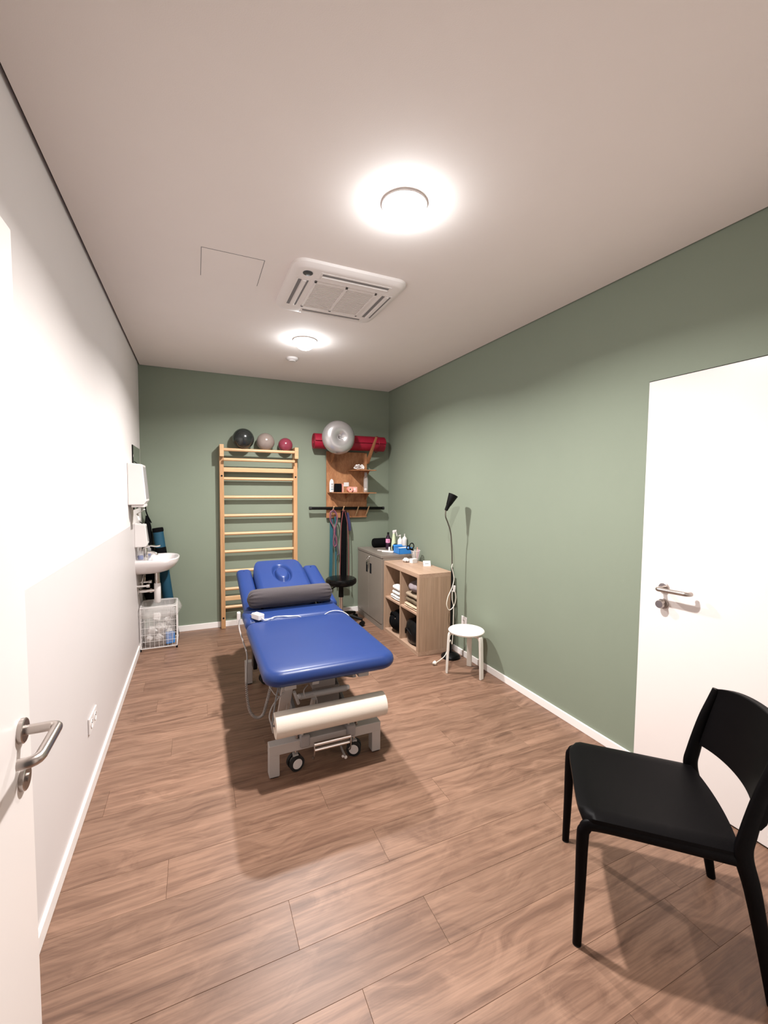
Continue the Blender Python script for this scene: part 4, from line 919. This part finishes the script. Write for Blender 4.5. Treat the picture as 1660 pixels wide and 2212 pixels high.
MB().tube(smoothpts([(lx-0.006, ly-0.016, 0.60), (lx-0.004, ly-0.016, 0.52), (lx+0.012, ly-0.015, 0.46), (lx+0.014, ly-0.014, 0.36), (lx+0.012, ly-0.013, 0.22), (lx+0.004, ly-0.014, 0.12), (lx-0.03, ly-0.04, 0.17), (lx-0.07, ly-0.065, 0.12), (lx-0.12, ly-0.09, 0.06), (1.84, 3.03, 0.012)], 7), 0.0034, 8).build('cord', M_CABLE, t)
pl_ = MB().lathe([(0.010, -0.016), (0.013, -0.010), (0.018, 0.0), (0.018, 0.006), (0.012, 0.012)], (1.825, 3.022, 0.018), 20, 'x').build('plug', M_CABLE, t)
for s_ in (-1, 1): MB().cyl((1.818, 3.022+0.0095*s_, 0.018), (1.796, 3.015+0.0095*s_, 0.018), 0.0024, n=8).build('pin', M_CHROME, pl_)

# ------------------------------------------------------------------ white stool
wx, wy = 1.972, 2.785; wz = 0.362
t = thing('white_stool', 'small round white stool with three legs by the green wall', 'stool', (wx, wy, 0))
MB().lathe([(0.02, -0.022), (0.130, -0.022), (0.141, -0.016), (0.144, -0.006), (0.138, 0.000), (0.10, 0.001), (0.02, 0.001)], (wx, wy, wz), 48).build('seat', M_WSTOOL, t)
for lxx, lyy, ww in ((1.842, 2.852, 0.024), (2.016, 2.655, 0.026), (2.098, 2.905, 0.026)):
    d_ = Vector((lxx-wx, lyy-wy, 0)).normalized(); sdv = Vector((-d_.y, d_.x, 0))
    prof = [(0.090, wz-0.026), (0.125, wz-0.024), (0.140, wz-0.030), (0.147, wz-0.05), (0.150, wz-0.09), (0.155, 0.15), (0.160, 0.0)]
    inner = [(0.090, wz-0.040), (0.115, wz-0.040), (0.124, wz-0.047), (0.130, wz-0.062), (0.132, wz-0.10), (0.137, 0.15), (0.143, 0.0)]
    q = MB(); rings = []
    for (ro, zo), (ri, zi) in zip(prof, inner):
        c0_ = Vector((wx, wy, 0))
        rings.append([c0_+d_*ro-sdv*ww*0.8+Vector((0, 0, zo)), c0_+d_*ro+sdv*ww*0.8+Vector((0, 0, zo)), c0_+d_*ri+sdv*ww*0.8+Vector((0, 0, zi)), c0_+d_*ri-sdv*ww*0.8+Vector((0, 0, zi))])
    q.loft(rings).build('leg', M_WSTOOL, t, smooth=40, bevel=0.005, bseg=3)

# ------------------------------------------------------------------ black plastic chair in the foreground
# local frame: X across (towards the far side), Y from front to back
FA = Vector((1.417, 1.255, 0)); FB = Vector((1.122, 0.934, 0))
ex = (FA-FB).normalized(); ey = Vector((ex.y, -ex.x, 0)); O = (FA+FB)/2
def CH(p): return O+ex*p.x+ey*p.y+Vector((0, 0, p.z))
chair = thing('black_chair', 'black moulded plastic chair with curved backrest in the right foreground', 'chair', tuple(O+ey*0.26))
def cmb(): q = MB(); q.T = CH; return q
# seat shell, slightly dished, rolled rim
NX, NY = 18, 18; vs = []; fs = []
SWF, SWB, SD0, SD1 = 0.222, 0.214, -0.006, 0.425
def seatz(u, v):
    z = 0.448-0.010*math.sin(PI*(u+1)/2)*math.sin(PI*v)-0.006*v
    z -= 0.016*max(0, (0.10-v)/0.10)**2
    z -= 0.008*max(0, (abs(u)-0.88)/0.12)**2
    return z
for lay in (0, 1):
    for j in range(NY+1):
        v = j/NY
        for i in range(NX+1):
            u = -1+2*i/NX; hwid = SWF+(SWB-SWF)*v
            bow = 0.020*(1-u*u) if v > 0.5 else 0
            rc = 1-0.09*max(0, (0.12-v)/0.12)**2.0
            y = SD0+(SD1-SD0)*v-(0.018*(u*u)*-1 if v < 0 else 0)+bow*(v-0.5)*2+0.014*(abs(u)**6)*max(0, 1-v*8)
            vs.append((u*hwid*rc, y, seatz(u, v)-(0.014 if lay else 0)))
K = (NX+1)*(NY+1)
for j in range(NY):
    for i in range(NX):
        a = j*(NX+1)+i; fs.append((a, a+1, a+NX+2, a+NX+1)); fs.append((K+a+NX+1, K+a+NX+2, K+a+1, K+a))
bnd = [i for i in range(NX+1)]+[j*(NX+1)+NX for j in range(1, NY+1)]+[NY*(NX+1)+i for i in range(NX-1, -1, -1)]+[j*(NX+1) for j in range(NY-1, 0, -1)]
for a, b in zip(bnd, bnd[1:]+bnd[:1]): fs.append((a, b, b+K, a+K))
cmb().add(vs, fs).build('seat', M_CHAIR, chair, smooth=50)
# side rails with the front legs: one bent member each side
for s_ in (-1, 1):
    xs_ = s_*0.209; nm = 'front_leg'
    P_ = smoothpts([(s_*0.2165, 0.0, 0.0), (s_*0.2145, 0.004, 0.20), (s_*0.2125, 0.006, 0.36), (s_*0.211, 0.012, 0.395), (s_*0.209, 0.040, 0.412), (s_*0.207, 0.20, 0.412), (s_*0.207, 0.42, 0.408)], 6)
    q = cmb(); rings = []
    for i, p in enumerate(P_):
        t_ = (P_[min(i+1, len(P_)-1)]-P_[max(i-1, 0)]).normalized(); nn = t_.cross(Vector((1, 0, 0))).normalized()
        wdt = 0.0135+0.006*min(1, max(0, p.z/0.42)); th = 0.0125
        rings.append([p+Vector((1, 0, 0))*th*math.cos(2*PI*k/14)+nn*wdt*math.sin(2*PI*k/14) for k in range(14)])
    q.loft(rings).build(nm, M_CHAIR, chair, smooth=50)
    # rear leg running up into the back post
    R_ = smoothpts([(s_*0.218, 0.520, 0.0), (s_*0.216, 0.492, 0.16), (s_*0.213, 0.458, 0.33), (s_*0.2125, 0.432, 0.43), (s_*0.2125, 0.440, 0.50), (s_*0.211, 0.466, 0.62), (s_*0.209, 0.490, 0.70), (s_*0.206, 0.503, 0.745)], 6)
    q = cmb(); rings = []
    for i, p in enumerate(R_):
        t_ = (R_[min(i+1, len(R_)-1)]-R_[max(i-1, 0)]).normalized(); nn = t_.cross(Vector((1, 0, 0))).normalized()
        k_ = min(1, max(0, p.z/0.42)); wdt = 0.0145+0.010*k_ if p.z < 0.44 else 0.0245-0.008*min(1, (p.z-0.44)/0.3); th = 0.0125
        rings.append([p+Vector((1, 0, 0))*th*math.cos(2*PI*k/14)+nn*wdt*math.sin(2*PI*k/14) for k in range(14)])
    q.loft(rings).build('rear_leg', M_CHAIR, chair, smooth=50)
    MB().cyl(CH(Vector((s_*0.2165, 0.0, 0.0))), CH(Vector((s_*0.2165, 0.0, 0.004))), 0.013, n=14).build('foot_glide', M_RUBBER, chair)
# under-seat crossbar and front apron
cmb().box(-0.20, 0.20, 0.016, 0.034, 0.412, 0.430).build('front_apron', M_CHAIR, chair, smooth=0, bevel=0.006)
cmb().box(-0.20, 0.20, 0.405, 0.428, 0.405, 0.427).build('rear_crossbar', M_CHAIR, chair, smooth=0, bevel=0.006)
# backrest: curved shell, lower edge arched
NBX, NBZ = 24, 12; vs = []; fs = []
for lay in (0, 1):
    for j in range(NBZ+1):
        v = j/NBZ
        for i in range(NBX+1):
            u = -1+2*i/NBX
            zlo = 0.530+0.0*u*u-0.010*(abs(u)**4); zhi = 0.775-0.020*abs(u)**5-0.006*u*u
            z = zlo+(zhi-zlo)*v
            cy = 0.452+(z-0.57)*0.24+0.058*(1-u*u)      # bows backwards in the middle
            hw_ = 0.222-0.010*v-0.010*max(0, (v-0.8)/0.2)**2
            th = 0.034*(0.75 if v > 0.96 or v < 0.04 else 1)
            vs.append((u*hw_, cy+(0 if lay == 0 else th), z))
K = (NBX+1)*(NBZ+1)
for j in range(NBZ):
    for i in range(NBX):
        a = j*(NBX+1)+i; fs.append((a, a+1, a+NBX+2, a+NBX+1)); fs.append((K+a+NBX+1, K+a+NBX+2, K+a+1, K+a))
bnd = [i for i in range(NBX+1)]+[j*(NBX+1)+NBX for j in range(1, NBZ+1)]+[NBZ*(NBX+1)+i for i in range(NBX-1, -1, -1)]+[j*(NBX+1) for j in range(NBZ-1, 0, -1)]
for a, b in zip(bnd, bnd[1:]+bnd[:1]): fs.append((a, b, b+K, a+K))
cmb().add(vs, fs).build('backrest', M_CHAIR, chair, smooth=50, bevel=0.003)

# ------------------------------------------------------------------ wash corner on the left
# mirror
t = thing('mirror', 'frameless mirror on the left wall above the wash basin', 'mirror', (XL, 4.42, 1.287))
MB().box(XL+0.0015, XL+0.007, 4.190, 4.668, 1.288, 1.838).build('mirror_glass', M_MIRROR, t, smooth=0)
MB().box(XL+0.0012, XL+0.0078, 4.165, 4.195, 1.288, 1.838).build('dark_edge', M_BLACK, t, smooth=0)  # black strip painted in for a dark reflection along the near edge
MB().box(XL+0.0075, XL+0.0115, 4.178, 4.198, 1.735, 1.755).build('clip', M_CHROME, t, smooth=0)
MB().box(XL+0.0075, XL+0.0115, 4.178, 4.198, 1.35, 1.37).build('clip', M_CHROME, t, smooth=0)
# paper towel dispenser
def dispenser(name, label, y0, y1, z0, z1, d_top, d_bot, key=True):
    t = thing(name, label, 'dispenser', (XL, (y0+y1)/2, z0))
    pr = [(XL+0.001, z0), (XL+d_bot*0.86, z0), (XL+d_bot, z0+0.03), (XL+d_top, z1-0.012), (XL+0.001, z1)]
    MB().prism(pr, 'y', y0, y1).build('cover', M_WPLASTIC, t, smooth=0, bevel=0.006, bseg=3)
    MB().prism([(XL+d_bot*0.995, z0+0.05), (XL+d_bot*0.995+0.003, z0+0.05), (XL+d_top+0.004, z1-0.03), (XL+d_top+0.001, z1-0.03)], 'y', y0+0.025, y1-0.025).build('window_strip', M_GREYPLASTIC, t, smooth=0)
    if key: MB().obox((XL+0.05, (y0+y1)/2-0.03, z1+0.006), (0.012, 0, -0.010), (0, 0.003, 0), (0.002, 0, 0.002)).build('key', M_INK, t, smooth=0)
    return t
t = dispenser('paper_towel_dispenser', 'large white paper towel dispenser on the left wall', 3.862, 4.10, 1.338, 1.672, 0.105, 0.128)
MB().box(XL+0.02, XL+0.115, 3.885, 4.08, 1.318, 1.340).build('tray', M_WPLASTIC, t, smooth=0, bevel=0.004)
q = MB(); pp = [(XL+0.055, 1.325), (XL+0.10, 1.295), (XL+0.045, 1.262), (XL+0.060, 1.21), (XL+0.050, 1.185)]
rings = []
for (a, z) in pp: rings.append([(a, 3.95, z), (a, 4.07, z-0.004), (a+0.0015, 4.07, z-0.004), (a+0.0015, 3.95, z)])
q.loft(rings).build('paper_towel', M_PAPERW, t, smooth=0)
dispenser('soap_dispenser', 'smaller white soap dispenser directly above the wash basin', 4.185, 4.30, 0.958, 1.165, 0.085, 0.102)

# basin
t = thing('wash_basin', 'white porcelain wall-hung wash basin on the left wall', 'wash basin', (XL, 4.40, 0.70))
def dshape(y0, y1, x1, z, k=0, n_=14, r_=0.11):
    pts = [(XL+0.001, y1), (XL+0.001, y0)]
    for i in range(n_+1):
        a = -PI/2+PI*i/n_; cyy = (y0+y1)/2; hwid = (y1-y0)/2
        c, s_ = sup(a, 3.0)
        pts.append((x1-r_+r_*c if True else 0, cyy+hwid*s_))
    return [(p[0], p[1], z) for p in pts]
q = MB(); R0 = [(4.19, 4.62, XL+0.335, 0.838), (4.186, 4.624, XL+0.342, 0.832), (4.188, 4.622, XL+0.338, 0.805), (4.20, 4.61, XL+0.315, 0.765), (4.225, 4.585, XL+0.270, 0.728), (4.26, 4.55, XL+0.215, 0.708), (4.30, 4.51, XL+0.15, 0.700)]
rings = [dshape(a, b, c, z, r_=0.17) if c > XL+0.25 else dshape(a, b, c, z, r_=0.14) for a, b, c, z in R0]
inner = [(4.205, 4.605, XL+0.322, 0.836), (4.215, 4.595, XL+0.31, 0.82), (4.24, 4.57, XL+0.285, 0.78), (4.29, 4.52, XL+0.24, 0.75)]
def ish(y0, y1, x1, z, x0): 
    pts = []
    n_ = 16
    cyy = (y0+y1)/2; hwid = (y1-y0)/2; cxx = (x0+x1)/2; hx_ = (x1-x0)/2
    # same vertex count as dshape (17)
    pts = [(x0, y1-0.02, z), (x0, y0+0.02, z)]
    for i in range(15):
        a = -PI/2+PI*i/14; c, s_ = sup(a, 3.0); r_ = min(0.16, (x1-x0)*0.6)
        pts.append((x1-r_+r_*c, cyy+hwid*s_, z))
    return pts
rings = list(reversed(rings))+[ish(a, b, c, z, x0) for (a, b, c, z), x0 in zip(inner, (XL+0.10, XL+0.105, XL+0.125, XL+0.15))]
q.loft(rings).build('bowl', M_PORCELAIN, t, smooth=50)
tp = MB().lathe([(0.022, 0.0), (0.022, 0.05), (0.019, 0.085), (0.010, 0.095)], (XL+0.062, 4.38, 0.836), 20).build('tap_body', M_CHROME, t)
MB().tube(smoothpts([(XL+0.062, 4.38, 0.885), (XL+0.11, 4.378, 0.885), (XL+0.150, 4.376, 0.870), (XL+0.155, 4.376, 0.858)]), [0.013]*13+[0.011]*6, 12).build('spout', M_CHROME, tp)
MB().tube(smoothpts([(XL+0.062, 4.38, 0.930), (XL+0.10, 4.375, 0.945), (XL+0.155, 4.37, 0.940), (XL+0.185, 4.368, 0.945)]), [0.010]*6+[0.008]*13, 10, squash=1.6).build('tap_lever', M_CHROME, tp)
# plumbing
tr = MB().cyl((XL+0.155, 4.36, 0.70), (XL+0.155, 4.36, 0.60), 0.021, n=20).build('drain_pipe', M_CHROME, t)
MB().lathe([(0.026, 0.60), (0.028, 0.59), (0.028, 0.43), (0.022, 0.42)], (XL+0.155, 4.36, 0), 22).build('bottle_trap', M_WPLASTIC, tr, label='white bottle trap')
MB().cyl((XL+0.012, 4.36, 0.535), (XL+0.135, 4.36, 0.535), 0.015, n=16).lathe([(0.03, 0.001), (0.03, 0.010), (0.018, 0.014)], (XL, 4.36, 0.535), 20, 'x').lathe([(0.020, 0.095), (0.020, 0.112)], (XL, 4.36, 0.535), 16, 'x').build('waste_pipe', M_CHROME, tr)
for y in (4.27, 4.45):
    v_ = MB().cyl((XL+0.001, y, 0.60), (XL+0.075, y, 0.60), 0.010, n=12).cyl((XL+0.045, y, 0.60), (XL+0.045, y, 0.645), 0.007, n=10).lathe([(0.014, 0.075), (0.016, 0.08), (0.016, 0.10), (0.012, 0.104)], (XL, y, 0.60), 14, 'x').build('angle_valve', M_CHROME, t)
    MB().tube(smoothpts([(XL+0.045, y, 0.64), (XL+0.05, y+0.02, 0.68), (XL+0.06, 4.37, 0.72)]), 0.005, 8).build('hose', M_STEEL, v_)
# bottles on the basin ledge
for x_, y_, h_, lab in ((XL+0.035, 4.275, 0.085, 'clear bottle of blue liquid nearer the viewer on basin'), (XL+0.075, 4.50, 0.08, 'clear bottle of blue liquid behind the basin tap')):
    tt = thing('soap_bottle', lab, 'bottle', (x_, y_, 0.838), 'bottles on the basin ledge')
    MB().lathe([(0.021, 0), (0.023, 0.003), (0.023, h_*0.4), (0.002, h_*0.4)], (x_, y_, 0.840), 20).build('blue_liquid', M_BLUELIQ, tt)
    MB().lathe([(0.0235, 0), (0.0245, 0.003), (0.0245, h_*0.8), (0.012, h_)], (x_, y_, 0.8385), 20).build('bottle_body', M_CLEAR, tt)
    MB().lathe([(0.012, h_-0.002), (0.012, h_+0.018), (0.004, h_+0.02)], (x_, y_, 0.8385), 16).build('pump_cap', M_WPLASTIC, tt)

# bags in the corner
t = thing('teal_roll_bag', 'narrow teal bag with black ends leaning in the corner behind the basin', 'bag', (-0.25, 4.66, 0))
B0 = Vector((-0.225, 4.655, 0.055)); B1 = Vector((-0.345, 4.685, 1.075)); dB = (B1-B0)
def seg(a, b, r_, m, nm):
    return MB().tube([B0+dB*a, B0+dB*(a+0.01), B0+dB*(b-0.01), B0+dB*b], [r_*0.93, r_, r_, r_*0.93], 24, squash=1.0).build(nm, m, t)
seg(0.27, 1.0, 0.046, M_TEAL, 'teal_sleeve'); seg(0.965, 1.005, 0.050, M_BLACKFAB, 'black_end'); seg(-0.05, 0.31, 0.050, M_BLACKFAB, 'black_end')
seg(0.66, 0.82, 0.0485, M_BLACKFAB, 'black_middle_sleeve')
t = thing('black_shoulder_bag', 'black fabric bag hanging by its strap in the corner above basin', 'bag', (-0.42, 4.69, 0.35))
MB().tube(smoothpts([(-0.452, 4.70, 1.46), (-0.448, 4.70, 1.36), (-0.445, 4.70, 1.26), (-0.43, 4.70, 1.20), (-0.40, 4.70, 1.13)]), 0.006, 8, squash=1.8).build('strap', M_BLACKFAB, t)
q = MB(); rings = []
for z, c, hw_, hd_ in ((1.20, -0.440, 0.008, 0.010), (1.16, -0.433, 0.018, 0.016), (1.10, -0.430, 0.028, 0.024), (1.03, -0.430, 0.034, 0.03), (0.95, -0.430, 0.040, 0.034), (0.80, -0.425, 0.050, 0.036), (0.60, -0.415, 0.058, 0.038), (0.42, -0.408, 0.068, 0.038), (0.36, -0.408, 0.05, 0.03)):
    rings.append([(c+hw_*math.cos(2*PI*k/24), 4.698+hd_*math.sin(2*PI*k/24), z) for k in range(24)])
q.loft(rings); crumple(q, 0.006, 12, 9); q.build('bag_body', M_BLACKFAB, t, smooth=60)
MB().lathe([(0.008, -0.02), (0.008, 0.0)], (-0.452, YB, 1.46), 12, 'y').cyl((-0.452, YB-0.02, 1.46), (-0.452, 4.69, 1.475), 0.005, n=10).build('hook', M_STEEL, t)

# wire basket with liner and waste
bx0, bx1, by0, by1, bz0, bz1 = -0.470, -0.178, 4.290, 4.570, 0.022, 0.392
t = thing('wire_basket', 'white wire waste basket standing under the wash basin', 'waste basket', ((bx0+bx1)/2, (by0+by1)/2, 0))
def rect(z, r_, ins=0.0): return MB().tube([(bx0+ins, by0+ins, z), (bx1-ins, by0+ins, z), (bx1-ins, by1-ins, z), (bx0+ins, by1-ins, z)], r_, 8, closed=True)
q = MB()
for a, b in (((bx0, by0), (bx1, by0)), ((bx1, by0), (bx1, by1)), ((bx1, by1), (bx0, by1)), ((bx0, by1), (bx0, by0))):
    for z, r_ in ((bz1, 0.0038), (bz0, 0.0042)): q.cyl((a[0], a[1], z), (b[0], b[1], z), r_, n=8)
q.build('rim_wires', M_WPLASTIC, t)
q = MB()
for k in range(1, 6):
    z = bz0+(bz1-bz0)*k/6
    q.cyl((bx0, by0, z), (bx1, by0, z), 0.0014, n=6).cyl((bx1, by0, z), (bx1, by1, z), 0.0014, n=6).cyl((bx0, by1, z), (bx1, by1, z), 0.0014, n=6).cyl((bx0, by0, z), (bx0, by1, z), 0.0014, n=6)
for k in range(0, 9):
    x = bx0+(bx1-bx0)*k/8; r_ = 0.0036 if k in (0, 8) else 0.0014
    q.cyl((x, by0, bz0), (x, by0, bz1), r_, n=6).cyl((x, by1, bz0), (x, by1, bz1), r_, n=6)
    y = by0+(by1-by0)*k/8
    if 0 < k < 8: q.cyl((bx0, y, bz0), (bx0, y, bz1), 0.0014, n=6).cyl((bx1, y, bz0), (bx1, y, bz1), 0.0014, n=6).cyl((bx0, y, bz0), (bx1, y, bz0), 0.0014, n=6)
q.build('grid_wires', M_WPLASTIC, t)
for x in (bx0, bx1):
    for y in (by0, by1): MB().lathe([(0.007, 0), (0.007, 0.020)], (x, y, 0), 10).build('foot', M_INK, t)
lt = thing('bin_liner', 'translucent plastic liner folded over the wire basket rim', 'bin liner', ((bx0+bx1)/2, (by0+by1)/2, bz0+0.01))
q = MB(); rings = []
def rr_(ins, z, n_=40):
    hx_, hy_ = (bx1-bx0)/2-ins, (by1-by0)/2-ins; cx_, cy_ = (bx0+bx1)/2, (by0+by1)/2
    return [(cx_+hx_*sup(2*PI*k/n_, 6)[0], cy_+hy_*sup(2*PI*k/n_, 6)[1], z) for k in range(n_)]
for ins, z in ((-0.012, 0.300), (-0.022, 0.325), (-0.014, 0.37), (-0.009, 0.402), (0.009, 0.404), (0.014, 0.36), (0.017, 0.20), (0.018, 0.05), (0.03, 0.036)):
    rings.append(rr_(ins, z))
q.loft(rings, cap=False); crumple(q, 0.0035, 22, 3)
for p in q.v:
    if p.x > bx1 and p.z < 0.38: p.x += 0.022*max(0, noise.noise(p*14)+0.3)
q.build('film', M_LINER, lt, smooth=60)
random.seed(12)
spots = [(-0.405, 4.355, 0.090, 0.034), (-0.325, 4.355, 0.090, 0.034), (-0.375, 4.46, 0.095, 0.044), (-0.26, 4.47, 0.10, 0.046), (-0.395, 4.36, 0.172, 0.036), (-0.305, 4.375, 0.180, 0.046), (-0.35, 4.43, 0.262, 0.040), (-0.26, 4.45, 0.215, 0.034)]
labs = ['white crumpled paper towel at the lower left of the basket', 'white crumpled paper towel low in the middle of the basket', 'white crumpled paper towel low at the back of the basket', 'white crumpled paper towel at the back right of the basket', 'white crumpled paper towel halfway up on the left of basket', 'largest white crumpled paper towel halfway up the basket', 'white crumpled paper towel topmost in the basket', 'small white crumpled towel at the upper right of basket']
for k, (x, y, z, r_) in enumerate(spots):
    q = MB().sphere((x, y, z), r_, 16, 10); crumple(q, r_*0.5, 24, k)
    q.build('crumpled_towel', M_PAPERW, smooth=25, label=labs[k], cat='paper towel', group='crumpled towels in the basket')
q = MB().obox((-0.235, 4.345, 0.085), (0.036, 0.01, 0), (-0.006, 0.02, 0), (0, 0.006, 0.050)); crumple(q, 0.008, 20, 5)
q.build('blue_wrapper', M_BLUEBOX, smooth=0, bevel=0.005, label='blue wrapper at the lower right of the waste basket', cat='wrapper')
